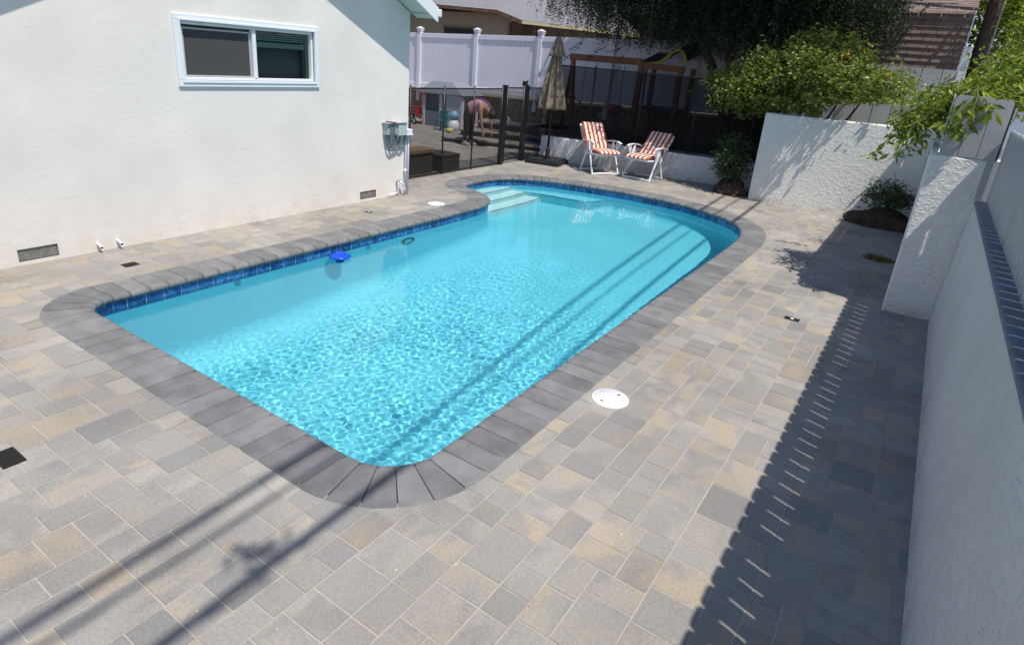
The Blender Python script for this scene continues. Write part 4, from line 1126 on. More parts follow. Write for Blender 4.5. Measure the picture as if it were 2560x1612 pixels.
g_ = np.random.default_rng(5); Pd = np.concatenate([np.array(c) + g_.normal(size=(70, 3)) * .07 for c in ((-2.26, 11.95, 2.13), (-2.3, 11.9, 2.0), (-2.35, 11.9, 1.92))])
leaves('dry_twigs', rel(Pd, ct), .07, dead, ct, .35, .8, 8)
limbs((0, 0, .0), [(-.7, -.2, 1.8), (.5, 0, 1.9), (0, -.3, 2.1), (-.2, .2, 2.4), (.9, -.1, 2.0)], .05, M_['bark'], ct, 4, 'trunk')
orange = mat('orange_peel', (.80, .30, .03), .45, bump=.2, bscale=200)
for (x, y, z, r) in ((-1.50, 11.85, 2.50, .042), (-1.66, 11.85, 2.42, .028), (-.87, 12.1, 2.24, .032)):
    b = MB(); b.lathe([(0, r), (r * .5, r * .87), (r * .87, r * .5), (r, 0), (r * .87, -r * .5), (r * .5, -r * .87), (0, -r)], (x - ct.location.x, y - ct.location.y, z), 12); b.build('orange_fruit', orange, ct)

# big dark pepper tree
pt = empty('pepper_tree', (-3.4, 14.0, .44), 'large dark drooping tree shading the play yard', 'tree')
big = [(-6.9, 14.0, 3.9, 1.2, 1.2, .8), (-4.3, 14.2, 4.6, 3.1, 2.3, 1.5), (-2.9, 13.6, 4.3, 2.1, 2.2, 1.4), (-6.1, 14.4, 4.2, 1.7, 1.5, 1.1), (-1.9, 13.6, 4.3, 1.3, 1.3, 1.1)]
P, Cn = clumps(big, 1500, 62, .22, 31, .25)
# hanging strands
g_ = np.random.default_rng(77); S_ = []; D_ = []
nst = 2300
for i in range(nst):
    x = g_.uniform(-8.0, -1.0); y = g_.uniform(12.2, 15.6)
    edge = max(0, (-6.3 - x)) * .30 + max(0, x + 1.8) * .4
    top = 3.9 + g_.uniform(-.4, .6)
    low = 2.25 + edge + abs(g_.normal()) * .35 + (.12 if x < -5.2 else 0)
    if low > top - .1: continue
    n = int((top - low) / .028); t = np.arange(n) * .028
    sway = g_.normal(0, .12, 2)
    q = np.stack([x + sway[0] * t + .04 * np.sin(t * 6 + i), y + sway[1] * t, top - t], -1)
    S_.append(q + g_.normal(0, .012, q.shape)); a = np.arange(n) * PI + g_.uniform(0, 6)
    D_.append(np.stack([np.cos(a + i), np.sin(a + i), np.full(n, -.5)], -1))
S_ = np.concatenate(S_); D_ = np.concatenate(D_)
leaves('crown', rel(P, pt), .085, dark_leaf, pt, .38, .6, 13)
P3, _ = clumps([(-3.6, 11.75, 4.1, 2.4, .65, .45), (-1.5, 11.7, 3.7, .8, .5, .35), (-5.6, 11.2, 4.0, .55, .35, .35), (-5.2, 11.5, 4.3, .8, .5, .4)], 190, 60, .17, 37, .2)
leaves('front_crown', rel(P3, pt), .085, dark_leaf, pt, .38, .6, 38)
P2, _ = clumps([(-4.2, 14.0, 5.4, 3.4, 2.3, 1.2), (-2.9, 13.6, 5.2, 1.6, 1.8, 1.1)], 700, 60, .28, 32, .0)
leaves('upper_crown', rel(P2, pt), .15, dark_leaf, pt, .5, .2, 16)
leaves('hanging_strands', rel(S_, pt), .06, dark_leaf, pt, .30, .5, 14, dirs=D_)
limbs((0, 0, 0), [(-2.6, .3, 3.9), (-1.2, -.3, 4.2), (.6, -.4, 3.9), (1.6, .2, 4.2), (-.4, .6, 4.4)], .17, M_['bark'], pt, 9, 'trunk', .4)
# ferny twigs reaching over the vinyl fence
tw = []; td = []
for (A, B_) in (((-7.1, 13.6, 2.75), (-7.75, 13.4, 1.98)), ((-6.9, 13.5, 2.9), (-7.5, 13.4, 2.3)), ((-6.6, 13.4, 2.7), (-6.9, 13.3, 2.15)), ((-6.2, 13.5, 2.9), (-6.75, 13.3, 2.3)), ((-5.6, 13.3, 2.9), (-6.3, 13.1, 2.3)), ((-5.9, 13.2, 2.6), (-6.1, 13.1, 1.9))):
    A = np.array(A); B_ = np.array(B_)
    for k in range(40):
        t = k / 39; p_ = A + (B_ - A) * t + np.array([0, 0, -.12 * math.sin(t * PI)]); tw.append(p_); td.append((math.cos(k * PI + .5), math.sin(k * PI), -.3))
leaves('low_sprays', rel(tw, pt), .07, dark_leaf, pt, .35, .4, 15, dirs=np.array(td))

dt = empty('evergreen_tree', (-4.8, 18.2, 0), 'dense dark evergreen tree behind the drooping tree, filling the top of the view', 'tree')
P, Cn = clumps([(-5.2, 18.0, 4.6, 2.4, 1.2, 2.0), (-3.6, 17.4, 4.4, 1.4, 1.0, 1.9)], 900, 40, .25, 35, .2)
leaves('crown', rel(P, dt), .16, dark_leaf, dt, .5, .3, 36)
limbs((0, 0, 0), [(-.5, 0, 4.2), (1.6, -.6, 4.2), (.4, .2, 5.2)], .16, M_['bark'], dt, 12, 'trunk')
# vine over the right-hand fences
vi_ = empty('passion_vine', (.3, 8.0, 0), 'bright yellow-green climbing vine spilling over the picket fence', 'vine')
boxes = [(.42, 7.9, 2.12, .40, .6, .17), (.12, 7.9, 2.02, .30, .5, .14), (-.10, 7.9, 1.86, .25, .45, .18), (-.22, 8.0, 1.72, .20, .35, .15), (.75, 8.0, 2.2, .4, .5, .22), (.95, 8.6, 2.5, .45, .6, .35), (.65, 9.0, 2.32, .5, .8, .22)]
P, Cn = clumps(boxes, 360, 26, .08, 41, .3)
P = P[~((P[:, 1] < 7.14) & (P[:, 2] < 2.08))]
leaves('vine_leaves', rel(P, vi_), .072, vine_leaf, vi_, .40, .7, 17, .4)
# trailing shoots
sh = []; sd = []; vstem = mat('vine_stem', (.12, .14, .03), .7)
for pts in ([(-.1, 7.6, 2.0), (-.3, 7.7, 1.8), (-.4, 7.6, 1.55), (-.48, 7.5, 1.40)], [(.0, 7.5, 2.0), (-.2, 7.4, 1.7), (-.25, 7.4, 1.45)], [(.2, 7.1, 2.15), (.22, 6.85, 2.05), (.2, 6.8, 1.85), (.16, 6.78, 1.76)], [(.25, 7.1, 2.1), (.30, 6.83, 2.02), (.33, 6.78, 1.93)], [(.2, 7.0, 2.12), (.12, 6.82, 1.95), (.07, 6.8, 1.80)], [(-.1, 8.6, 2.1), (-.5, 8.6, 1.95)], [(.5, 8.2, 2.3), (.6, 8.2, 2.75), (.5, 8.2, 3.0)], [(.9, 8.6, 2.6), (.8, 8.6, 3.1)]):
    C_ = catmull2([Vector(p) for p in pts]); stem = MB(); stem.tube([c - Vector(vi_.location) for c in C_], .005, 5); stem.build('vine_stem', vstem, vi_)
    for k, c in enumerate(C_):
        for q in range(3): sh.append(tuple(c + Vector((rnd.gauss(0, .025), rnd.gauss(0, .025), rnd.gauss(0, .02))))); a = rnd.uniform(0, 6.3); sd.append((math.cos(a), math.sin(a), -.7))
leaves('trailing_leaves', rel(sh, vi_), .12, vine_leaf, vi_, .36, .7, 19, .4, dirs=np.array(sd))
# tree to the right behind the vine
rt = empty('leafy_tree', (1.6, 10.5, 0), 'yellow-green leafy tree behind the vine at the top right corner', 'tree')
boxes = [(1.15, 10.3, 2.9, .55, .9, .7), (1.6, 10.8, 3.4, .7, .9, .8), (.9, 11.2, 2.7, .4, .8, .5)]
P, Cn = clumps(boxes, 320, 22, .12, 51, .4)
leaves('crown', rel(P, rt), .11, vine_leaf, rt, .35, .5, 23)
limbs((0, 0, 0), [(-.3, 0, 2.6), (.1, .3, 3.3), (-.6, .5, 2.7)], .07, M_['bark'], rt, 2, 'trunk')
# tree hidden above right: throws the leafy shade on the shingled outbuilding
bt = empty('shade_tree', (1.9, 14.6, 0), 'tall green tree behind the utility pole', 'tree')
boxes = [(1.2, 14.2, 4.6, .8, .8, .8), (.75, 16.4, 3.6, .32, 1.0, .9), (1.0, 17.6, 4, .7, .8, 1.2), (.22, 18.2, 3.6, .22, .6, 1.1)]
P, Cn = clumps(boxes, 420, 26, .14, 61, .3)
leaves('crown', rel(P, bt), .12, vine_leaf, bt, .4, .5, 29)
limbs((0, 0, 0), [(-.7, 0, 4.0), (-.6, -.3, 4.8), (-1.1, 1.2, 3.5)], .10, M_['bark'], bt, 3, 'trunk')

# rocks and shrubs in the corners
def rock(name, loc, s, label, seed, grp=None, m=None):
    bm_ = bmesh.new(); bmesh.ops.create_icosphere(bm_, subdivisions=4, radius=1)
    from mathutils import noise
    for v in bm_.verts:
        n = noise.fractal(v.co * 1.6 + Vector((seed, seed, 0)), 1.0, 2.0, 5) * .32
        v.co = Vector((v.co.x * s[0], v.co.y * s[1], max(-.02, v.co.z) * s[2])) * (1 + n)
    me = bpy.data.meshes.new(name); bm_.to_mesh(me); bm_.free(); me.materials.append(m)
    o = bpy.data.objects.new(name, me); COL.objects.link(o); o.location = loc
    return tag(o, label, 'rock', grp)
rm = mat('red_rock', (.06, .036, .028), .95, var=.35, vscale=5, bump=1, bscale=9, bdist=.03)
rock('rock_bed', (-.36, 11.25, 0), (.47, .24, .29), 'reddish rock bed in the shaded corner by the plaster pier', 1.0, None, rm)
rock('rock_bed', (-2.86, 11.78, 0), (.30, .26, .24), 'dark rock mound at the right end of the low wall', 4.0, None, rm)
def shrub(loc, r, h, n, label, seed, size=.07):
    o = empty('shrub', loc, label, 'shrub')
    P, Cn = clumps([(0, 0, h * .55, r, r, h * .5)], n, 16, .06, seed, .3)
    P = P[P[:, 2] > .02]
    leaves('foliage', P, size, bush_leaf, o, .3, -.2, seed)
    limbs((0, 0, 0), [tuple(c) for c in Cn[:7]], .012, M_['bark'], o, seed, 'stem')
shrub((-.28, 11.22, .20), .40, .50, 130, 'dark green shrub growing on the reddish rock bed', 71)
shrub((-2.92, 11.80, .05), .36, .95, 230, 'tall dark shrub between the low wall and the back wall', 72)

# leaf litter pile and scattered dry leaves
g_ = np.random.default_rng(9)
n = 420; a = g_.uniform(0, 2 * PI, n); r_ = np.sqrt(g_.uniform(0, 1, n)) * .17
P = np.stack([-.19 + r_ * np.cos(a), 9.0 + r_ * .75 * np.sin(a), .008 + .05 * (1 - r_ / .17) * g_.uniform(0, 1, n)], -1)
o = leaves('leaf_litter', P, .045, leaf_mat('litter', (.10, .08, .03), (.26, .22, .09), .1, .8), None, .5, 0, 33)
tag(o, 'small heap of dry leaves against the plaster pier in the shade', 'leaf litter', kind='stuff')
P = []
for _ in range(700):
    x, y = g_.uniform(-6.3, .4), .2 + 11.2 * g_.uniform() ** 1.6
    if not inside(np.array([x]), np.array([y]), poly_out)[0]: P.append((x, y, .004))
for _ in range(110): P.append((g_.uniform(-4.6, -2.5), g_.uniform(11.0, 11.6), .004))
o = leaves('scattered_debris', P, .0115, leaf_mat('debris', (.34, .27, .16), (.75, .72, .65), .05, .8), None, .5, 0, 34)
tag(o, 'tiny dry leaves and grit scattered over the paving', 'debris', kind='stuff')

# ------------------------------------------------------------------ overhead cables and pole
def cable(name, x0, sl, h, r, label, y1=15.2):
    b = MB(); pts = []
    for i in range(25):
        y = -9 + (y1 + 9) * i / 24
        pts.append((x0 + sl * y + .46 * h, y - .155 * h, h))
    b.tube(pts, r, 8); o = b.build(name, M_['black_plastic']); return tag(o, label, 'cable', 'overhead utility cables')
cable('utility_cable', -1.795, -.039, 5.6, .026, 'thick overhead cable, rightmost of the three, casting the darkest line on the paving', 16.1)
cable('utility_cable', -2.24, -.055, 6.9, .026, 'thick overhead cable, middle of the three by its shadow', 16.2)
cable('utility_cable', -2.12, -.041, 6.6, .015, 'thin overhead cable beside the middle one', 16.1)
tg = empty('caught_twig', (-1.86 + .46 * 5.6, 1.12 - .155 * 5.6, 5.6), 'small leafy twig caught on the overhead cable, seen by its shadow on the near paving', 'twig')
TW = [(-.10, .06, 0), (-.04, .12, .01), (-.12, .02, 0), (.0, .2, .01), (-.05, .1, 0)]
leaves('twig_leaves', np.concatenate([np.array(t) + np.random.default_rng(3).normal(size=(14, 3)) * .025 for t in TW]), .06, dark_leaf, tg, .5, 0, 44)
b = MB(); b.tube([(.1, .0, 0), (-.02, .08, .01), (-.1, .05, 0)], .006, 5); b.tube([(.06, .02, 0), (.07, -.1, -.02), (.04, -.24, -.03)], .007, 5); b.build('twig_stem', M_['bark'], tg)
up = empty('utility_pole', (.30, 15.25, 0), 'dark brown wooden utility pole at the upper right', 'utility pole')
b = MB(); b.tube([(0, 0, 0), (0, 0, 3), (0, 0, 8)], [.125, .115, .10], 16); b.build('pole', M_['pole_wood'], up)
b = MB(); b.tube([(.13, -.06, .5), (.125, -.06, 8)], .012, 8); b.build('ground_conduit', M_['grey_metal'], up)
b = MB(); b.box(-.9, .9, -.05, .05, 6.9, 7.02); b.build('crossarm', M_['pole_wood'], up)

# ------------------------------------------------------------------ outbuilding, board fence behind the orange tree
bf = empty('board_fence', (-1.5, 13.6, 0), 'tall bluish-grey board fence behind the orange tree', 'fence')
b = MB(); x = -2.6
while x < .04:
    w = min(.30, .05 - x); b.box(x + 1.5, x + 1.5 + w - .008, 0, .02, .3, 2.43); x += .305
b.build('boards', M_['grey_boards'], bf)
b = MB(); b.box(1.55, 1.67, -.03, .09, .2, 2.42); b.build('end_post', mat('post_white', (.62, .66, .70), .6), bf)
b = MB(); b.box(1.56, 1.66, .3, .4, .2, 2.83); b.build('tall_post', mat('post_white2', (.66, .69, .74), .6), bf)
sh_ = empty('outbuilding', (-2, 15, 0), 'brown shingled outbuilding above the board fence at the top right', 'outbuilding')
wm_ = mat('brown_shingle', (.21, .155, .135), .9, var=.2, vscale=5, bump=.5, bscale=40, dirt=((.09, .07, .06), 6, .6))
b = MB(); r = random.Random(5); z = 1.7; k = 0
while z < 3.42:
    x = -3.3 + (k % 2) * .2
    while x < .02:
        w = r.uniform(.22, .42); xb = min(x + w - .005, .03); dz = r.uniform(-.004, .004)
        b.add([(x + 2, -.03, z + dz), (xb + 2, -.03, z + dz), (xb + 2, -.004, z + .135), (x + 2, -.004, z + .135), (x + 2, -.005, z + dz), (xb + 2, -.005, z + dz)], [(0, 1, 2, 3), (0, 4, 5, 1)]); x += w
    z += .125; k += 1
b.build('shingle_wall', wm_, sh_)
b = MB(); y = -.06; z = 3.42
for k in range(22):
    x = -3.3 + (k % 2) * .17
    while x < .02:
        w = r.uniform(.2, .4); xb = min(x + w - .006, .06)
        b.add([(x + 2, y, z + .018), (xb + 2, y, z + .018), (xb + 2, y + .2, z + .07), (x + 2, y + .2, z + .07), (x + 2, y, z), (xb + 2, y, z)], [(0, 1, 2, 3), (0, 4, 5, 1)]); x += w
    y += .18; z += .055
b.build('shingle_roof', wm_, sh_)
b = MB(); b.box(-1.3, 2.02, .0, 4, 0, 3.38); b.build('wall_core', mat('core_brown', (.1, .08, .07), .9), sh_)
b = MB(); b.box(2.035, 2.06, -.03, .04, 2.3, 3.5); b.build('corner_board', mat('corner_white', (.62, .68, .70), .6), sh_)
# pale blue neighbour structure between pole and vine
nb = empty('shed', (1.0, 17.5, 0), 'pale blue wall glimpsed between the pole and the vine', 'shed')
b = MB(); b.box(-.6, 3.5, 0, 2, 0, 2.95); b.build('wall', mat('pale_blue', (.42, .52, .66), .7, var=.05), nb)
b = MB(); b.add([(-.7, -.15, 2.93), (3.6, -.15, 2.93), (3.6, 2.2, 3.3), (-.7, 2.2, 3.3)], [(0, 1, 2, 3)]); b.build('roof', shingle_grey, nb)

# ------------------------------------------------------------------ neighbour houses beyond the vinyl fence
beige = mat('beige_stucco', (.30, .245, .18), .9, var=.06, bump=.4, bscale=30)
red_trim = mat('weathered_eave', (.115, .05, .03), .8, var=.3, vscale=8, dirt=((.45, .42, .38), 20, .5))
cream = mat('cream_fascia', (.55, .50, .30), .6)
nh = empty('house', (-16, 20, 0), 'beige neighbouring house with a grey shingle roof beyond the vinyl fence', 'house')
def nhm(name, vs, fs, m, th=None):
    b = MB(); b.add([(x + 16, y - 20, z) for x, y, z in vs], fs); return b.build(name, m, nh)
b = MB(); b.box(-4.6, 1.6, 1.2, 6, .6, 3.5); b.build('wall', beige, nh)
b = MB(); b.box(1.6, 4.9, 2.2, 6, .6, 3.4); b.build('porch_wall', mat('porch_wall', (.22, .19, .15), .9, var=.1), nh)
b = MB(); b.box(-1.7, .0, 1.15, 1.25, 1.9, 2.9); w_ = b.build('window', M_['dark'], nh)
b = MB(); b.box(-1.74, .04, 1.11, 1.16, 2.88, 2.93); c_ = b.build('window_head', red_trim); c_.parent = w_
b = MB()
for xx in (1.62, 2.75): b.box(xx, xx + .12, .9, 1.0, .6, 3.2)
b.build('porch_post', red_trim, nh)
b = MB(); b.box(2.95, 3.7, 2.12, 2.19, .6, 2.75); b.build('door', mat('door_violet', (.16, .15, .2), .6), nh)
# roofs: left eave, sloping rake, right eave with cream fascia
E0, E1, E2, E3 = (-21.5, 20.4, 3.84), (-14.75, 20.6, 3.60), (-13.55, 20.6, 3.27), (-9.6, 22.2, 3.12)
b = MB()
R0, R1 = (-20.5, 26, 6.2), (-14.5, 26, 5.9)
roofp = [E0, E1, E2, E3, R1, R0]
vs = [(x + 16, y - 20, z) for x, y, z in roofp]
b.add(vs, [(0, 1, 5), (1, 4, 5), (1, 2, 4), (2, 3, 4)]); b.build('roof', shingle_grey, nh)
def eave(a, c, h, m, name):
    b = MB(); A = Vector(a) - Vector(nh.location); B_ = Vector(c) - Vector(nh.location); b.bar(A - Vector((0, 0, h / 2 + .01)), B_ - Vector((0, 0, h / 2 + .01)), .06, h); b.build(name, m, nh)
eave(E0, E1, .13, red_trim, 'eave'); eave(E1, E2, .13, red_trim, 'eave'); eave(E2, E3, .11, cream, 'fascia')
b = MB(); b.add([(x + 16, y - 20, z - .14) for x, y, z in (E0, E1, E2, E3, (-9.6, 24, 3.2), (-21.5, 24, 3.9))], [(0, 1, 5), (1, 4, 5), (1, 2, 4), (2, 3, 4)]); b.build('soffit', red_trim, nh)
nh2 = empty('house', (-10, 24, 0), 'second neighbouring house half hidden by the dark tree, with a pale grey fascia', 'house')
b = MB(); b.box(-3.2, 6, 1.2, 6, .6, 4.0); b.build('wall', beige, nh2)
b = MB(); b.box(-.3, 1.0, 1.12, 1.22, 2.2, 3.5); b.build('window', mat('window_blue', (.05, .06, .09), .2), nh2)
b = MB(); b.add([(-3.8, .3, 4.08), (7, .3, 3.95), (6, 6, 6.3), (-2.8, 6, 6.4)], [(0, 1, 2, 3)]); b.build('roof', shingle_grey, nh2)
b = MB(); b.bar((-3.8, .3, 4.0), (7, .3, 3.87), .05, .16); b.build('fascia', mat('fascia_grey', (.30, .31, .30), .7), nh2)
b = MB(); b.box(-1.9, -1.2, 1.5, 2.0, 4.4, 4.75); b.build('roof_vent', M_['dark'], nh2)

# ------------------------------------------------------------------ play yard
# swing set and play tower on the raised yard
sw = empty('swing_set', (-6.6, 14.1, .44), 'reddish wooden swing set with a play tower in the shade of the big tree', 'swing set')
SI = Vector((-6.6, 14.1, .44))
def swb(name, bars, m, w=.09, h=.09):
    b = MB()
    for A, B_ in bars: b.bar(Vector(A) - SI, Vector(B_) - SI, w, h)
    return b.build(name, m, sw, bevel=.004)
WR = M_['wood_red']
swb('beam', [((-7.75, 14.0, 2.14), (-5.9, 14.0, 2.15))], WR, .07, .15)
swb('leg', [((-7.66, 14.0, 2.1), (-7.5, 13.95, .44))], WR, .09, .1)
swb('leg', [((-7.68, 14.05, 2.1), (-8.1, 14.5, .44))], WR, .08, .09)
swb('cross_brace', [((-8.0, 14.4, 1.18), (-7.5, 13.97, 1.22))], WR, .05, .1)
swb('tower_post', [((-5.92, 13.95, .44), (-5.86, 13.95, 2.15))], WR, .12, .12)
swb('tower_post', [((-4.95, 13.95, .44), (-4.95, 13.95, 2.1))], WR, .11, .11)
swb('tower_post', [((-5.9, 14.8, .44), (-5.9, 14.8, 2.1))], WR, .1, .1)
swb('tower_post', [((-4.95, 14.8, .44), (-4.95, 14.8, 2.1))], WR, .1, .1)
swb('tower_beam', [((-5.9, 13.93, 2.08), (-4.85, 13.93, 2.06))], WR, .06, .13)
swb('slat', [((-5.72, 13.9, 1.25), (-5.72, 13.9, 2.02)), ((-5.58, 13.9, 1.25), (-5.58, 13.9, 2.02))], mat('slat_tan', (.18, .12, .07), .7), .04, .06)
swb('deck', [((-5.9, 14.4, 1.16), (-4.95, 14.4, 1.16))], mat('deck_dark', (.05, .035, .03), .8), .9, .08)
b = MB()
Cn_ = catmull2([Vector(p) for p in ((-5.95, 0, 2.14), (-5.7, 0, 2.12), (-5.4, 0, 2.2), (-5.15, 0, 2.42), (-4.98, 0, 2.44), (-4.85, 0, 2.22))])
n = len(Cn_); vs = [(c.x - SI.x, -.15, c.z - SI.z) for c in Cn_] + [(c.x - SI.x + .1, .7, c.z - SI.z + .26) for c in Cn_]
b.add(vs, [(i, i + 1, n + i + 1, n + i) for i in range(n - 1)], True); cano = b.build('canopy', mat('teal_canvas', (.015, .045, .06), .6), sw)
so_ = cano.modifiers.new('thick', 'SOLIDIFY'); so_.thickness = .01
yt = mat('yellow_trim', (.42, .36, .05), .6)
b = MB(); b.tube([(c.x - SI.x, -.16, c.z - SI.z) for c in Cn_], .035, 8); b.build('canopy_edge', yt, sw)
b = MB(); b.tube([(c.x - SI.x + .1, .7, c.z - SI.z + .26) for c in Cn_], .03, 8); b.build('canopy_edge', yt, sw)
for xx in (-7.3, -7.0, -6.6, -6.3):
    b = MB(); b.tube([(xx - SI.x, -.1, 1.62), (xx - SI.x - .02, -.1, .72)], .006, 6); b.build('swing_rope', M_['black_metal'], sw)
b = MB(); 
pts = [(-7.35 + .35 * (1 - math.cos(t)) * .5 - SI.x, -.12, 1.17 - .26 * math.sin(t) - .44) for t in np.linspace(0, PI * .8, 12)]
b.tube(pts, .03, 8); b.build('belt_seat', mat('mustard', (.25, .2, .07), .7), sw)
b = MB(); b.lathe([(0, -.16), (.10, -.14), (.17, -.05), (.18, .08), (.16, .10), (.14, .0), (0, -.1)], (-6.42 - SI.x, -.1, .62), 18); b.build('bucket_seat', mat('magenta_plastic', (.35, .03, .13), .5), sw)

# playhouse
ph = empty('playhouse', (-11.6, 14.2, 0), 'plastic playhouse with a grey roof and white louvred shutters behind the mesh fence', 'playhouse')
gp = mat('grey_plastic', (.20, .22, .26), .5); wp = mat('off_white_plastic', (.62, .62, .68), .5); tp = mat('teal_plastic', (.02, .20, .24), .45)
b = MB(); b.add([(-.85, -.45, .86), (.85, -.45, .92), (.85, .55, .92), (-.85, .55, .86), (-.45, -.25, 1.22), (.30, -.25, 1.25), (.30, .3, 1.25), (-.45, .3, 1.22)], [(3, 2, 1, 0), (4, 5, 6, 7), (0, 1, 5, 4), (1, 2, 6, 5), (2, 3, 7, 6), (3, 0, 4, 7)]); b.build('roof', gp, ph, bevel=.03)
for x in (-.62, .0, .72):
    b = MB(); b.box(x - .05, x + .05, -.38, -.28, 0, .9); b.build('corner_post', wp, ph, bevel=.01)
b = MB(); b.box(.2, .70, -.36, -.31, .05, .9); b.box(-.62, .7, .4, .45, .05, .9)
for k in range(7): b.box(.24, .66, -.385, -.355, .34 + .07 * k, .375 + .07 * k)
b.build('louvred_wall', wp, ph, bevel=.004)
b = MB(); b.box(-.57, -.05, -.36, -.32, 0, .42); b.build('half_wall', gp, ph)
b = MB(); b.box(-.57, -.05, -.31, -.29, .42, .86); b.build('opening', mat('slate_plastic', (.09, .10, .12), .6), ph)
b = MB(); b.box(.0, .18, -.40, -.32, .05, .45); b.build('door_panel', tp, ph, bevel=.01)
# tricycle
tr_ = empty('tricycle', (-12.75, 13.95, 0), 'red child tricycle with white wheel rims and a push bar', 'tricycle', rz=-.35)
red = mat('red_enamel', (.50, .02, .04), .3); whp = M_['white_plastic']; rub = mat('rubber', (.012, .012, .014), .8)
def wheel(x, y, r, w=.045):
    for prof, m, nm in (([(r * .66, -w * .5), (r * .95, -w * .5), (r, 0), (r * .95, w * .5), (r * .66, w * .5)], rub, 'tyre'), ([(r * .25, -w * .55), (r * .66, -w * .52), (r * .68, 0), (r * .66, w * .52), (r * .25, w * .55)], whp, 'wheel')):
        b = MB(); b.lathe(prof, n=24); o = b.build(nm, m, tr_); o.matrix_basis = Matrix.Translation((x, y, r)) @ Matrix.Rotation(PI / 2, 4, 'X')
wheel(0, 0, .125); wheel(.52, -.2, .085); wheel(.52, .2, .085)
b = MB(); b.tube([(0, 0, .13), (.02, 0, .33), (.06, 0, .45)], .016, 8); b.tube([(.04, 0, .36), (.2, 0, .25), (.5, 0, .15)], .02, 8); b.tube([(.52, -.2, .09), (.52, .2, .09)], .012, 8); b.box(.2, .42, -.12, .12, .26, .30); b.box(.38, .42, -.1, .1, .3, .46); b.build('frame', red, tr_)
b = MB(); b.tube([(.06, -.17, .46), (.05, 0, .45), (.06, .17, .46)], .014, 8); b.build('handlebar', red, tr_)
b = MB(); b.tube([(.5, 0, .2), (.48, 0, .55), (.62, 0, .88)], .013, 8); b.tube([(.62, -.12, .88), (.62, .12, .88)], .016, 8); b.build('push_bar', red, tr_)
b = MB(); b.box(-.13, .13, -.05, .05, .26, .30); b.build('mudguard', red, tr_, bevel=.015)
# rainbow arch toy with a pink slide
ar = empty('toy_slide', (-10.2, 13.8, 0), 'pink toddler slide set with a yellow and purple arch next to the bending woman', 'toy slide')
pk = mat('pink_plastic', (.72, .05, .16), .4)
b = MB(); b.add([(-.30, -.16, .02), (-.10, -.19, .02), (.28, 0, .42), (.08, .03, .42), (-.30, -.16, -.02), (-.10, -.19, -.02), (.28, 0, .37), (.08, .03, .37)], [(0, 1, 2, 3), (7, 6, 5, 4), (0, 4, 5, 1), (1, 5, 6, 2), (2, 6, 7, 3), (3, 7, 4, 0)]); b.build('slide_chute', pk, ar, bevel=.01)
b = MB(); b.box(.20, .36, -.02, .16, 0, .34); b.box(.23, .33, -.04, -.01, .08, .28); b.build('slide_tower', pk, ar, bevel=.03)
for r0, m, nm in ((.40, mat('purple_plastic', (.16, .07, .32), .5), 'outer_arch'), (.345, mat('yellow_plastic', (.75, .42, .03), .5), 'inner_arch')):
    b = MB(); b.tube([(-.02 + r0 * math.cos(t), .05, .45 + r0 * 1.15 * math.sin(t)) for t in np.linspace(-.35, PI + .1, 26)], .025, 8); b.build(nm, m, ar)
# teal toddler chair and white pot-like ride-on
tc_ = empty('toddler_chair', (-11.15, 13.35, 0), 'small teal plastic chair in front of the grey playhouse', 'toy chair')
b = MB(); b.box(-.12, .12, -.12, .12, .24, .27); b.build('seat', tp, tc_, bevel=.01)
b = MB(); b.box(-.12, .12, .1, .13, .27, .52); b.build('backrest', tp, tc_, bevel=.02)
for sx in (-1, 1):
    for sy in (-1, 1): b = MB(); b.bar((sx * .1, sy * .1, .25), (sx * .12, sy * .12, 0), .025, .025); b.build('leg', tp, tc_)
rd = empty('ride_on_toy', (-10.72, 13.35, 0), 'white and pale blue rounded ride-on toy beside the playhouse shutters', 'toy')
b = MB(); b.lathe([(0, .34), (.10, .32), (.15, .22), (.16, .1), (.12, .04), (0, .04)], n=20); b.build('body', whp, rd)
b = MB(); b.lathe([(0, .56), (.09, .53), (.13, .45), (.12, .37), (.05, .33)], n=20); b.build('top_dome', mat('sky_plastic', (.2, .42, .62), .5), rd)
b = MB(); b.lathe([(0, .12), (.1, .1), (.11, .03), (0, .0)], (.0, -.15, 0), 16); b.build('yellow_base', mat('lemon', (.62, .55, .15), .5), rd)
rg = empty('ring_toy', (-8.75, 12.95, .44), 'small white ring-shaped toy standing on the top step', 'toy')
b = MB(); b.tube([(.065 * math.cos(t), 0, .13 + .075 * math.sin(t)) for t in np.linspace(0, 2 * PI, 22)], .014, 8, cap=False); b.build('ring', whp, rg)
b = MB(); b.box(-.06, .06, -.04, .04, 0, .05); b.build('base', mat('pale_pink', (.7, .45, .5), .5), rg, bevel=.01)
# dark deck box and bench with timber top just behind the mesh fence
db = empty('storage_box', (-7.4, 8.85, 0), 'dark brown storage box just behind the mesh fence', 'storage box')
bx = mat('brown_box', (.085, .07, .06), .7, var=.1)
b = MB(); b.box(-.25, .25, -.22, .28, 0, .27); b.build('box_body', bx, db, bevel=.01)
b = MB(); b.box(-.26, .26, -.23, .29, .271, .30); b.build('lid', bx, db, bevel=.01)
for sy in (-.02, .14):
    for zz in (.07, .2): b = MB(); b.box(.251, .256, sy, sy + .06, zz, zz + .02); b.build('latch_plate', mat('plate_grey', (.2, .19, .17), .6), db)
tb = empty('timber_bench', (-7.5, 8.1, 0), 'low block bench with a tan timber top between the house and the storage box', 'bench')
b = MB(); b.box(-.3, .25, -.75, .38, 0, .36); b.build('bench_body', mat('block_dark', (.10, .09, .08), .9, var=.1), tb)
b = MB(); b.box(-.34, .28, -.78, .42, .361, .42); b.build('timber_top', mat('tan_timber', (.38, .25, .13), .7, var=.15, vscale=8), tb, bevel=.006)

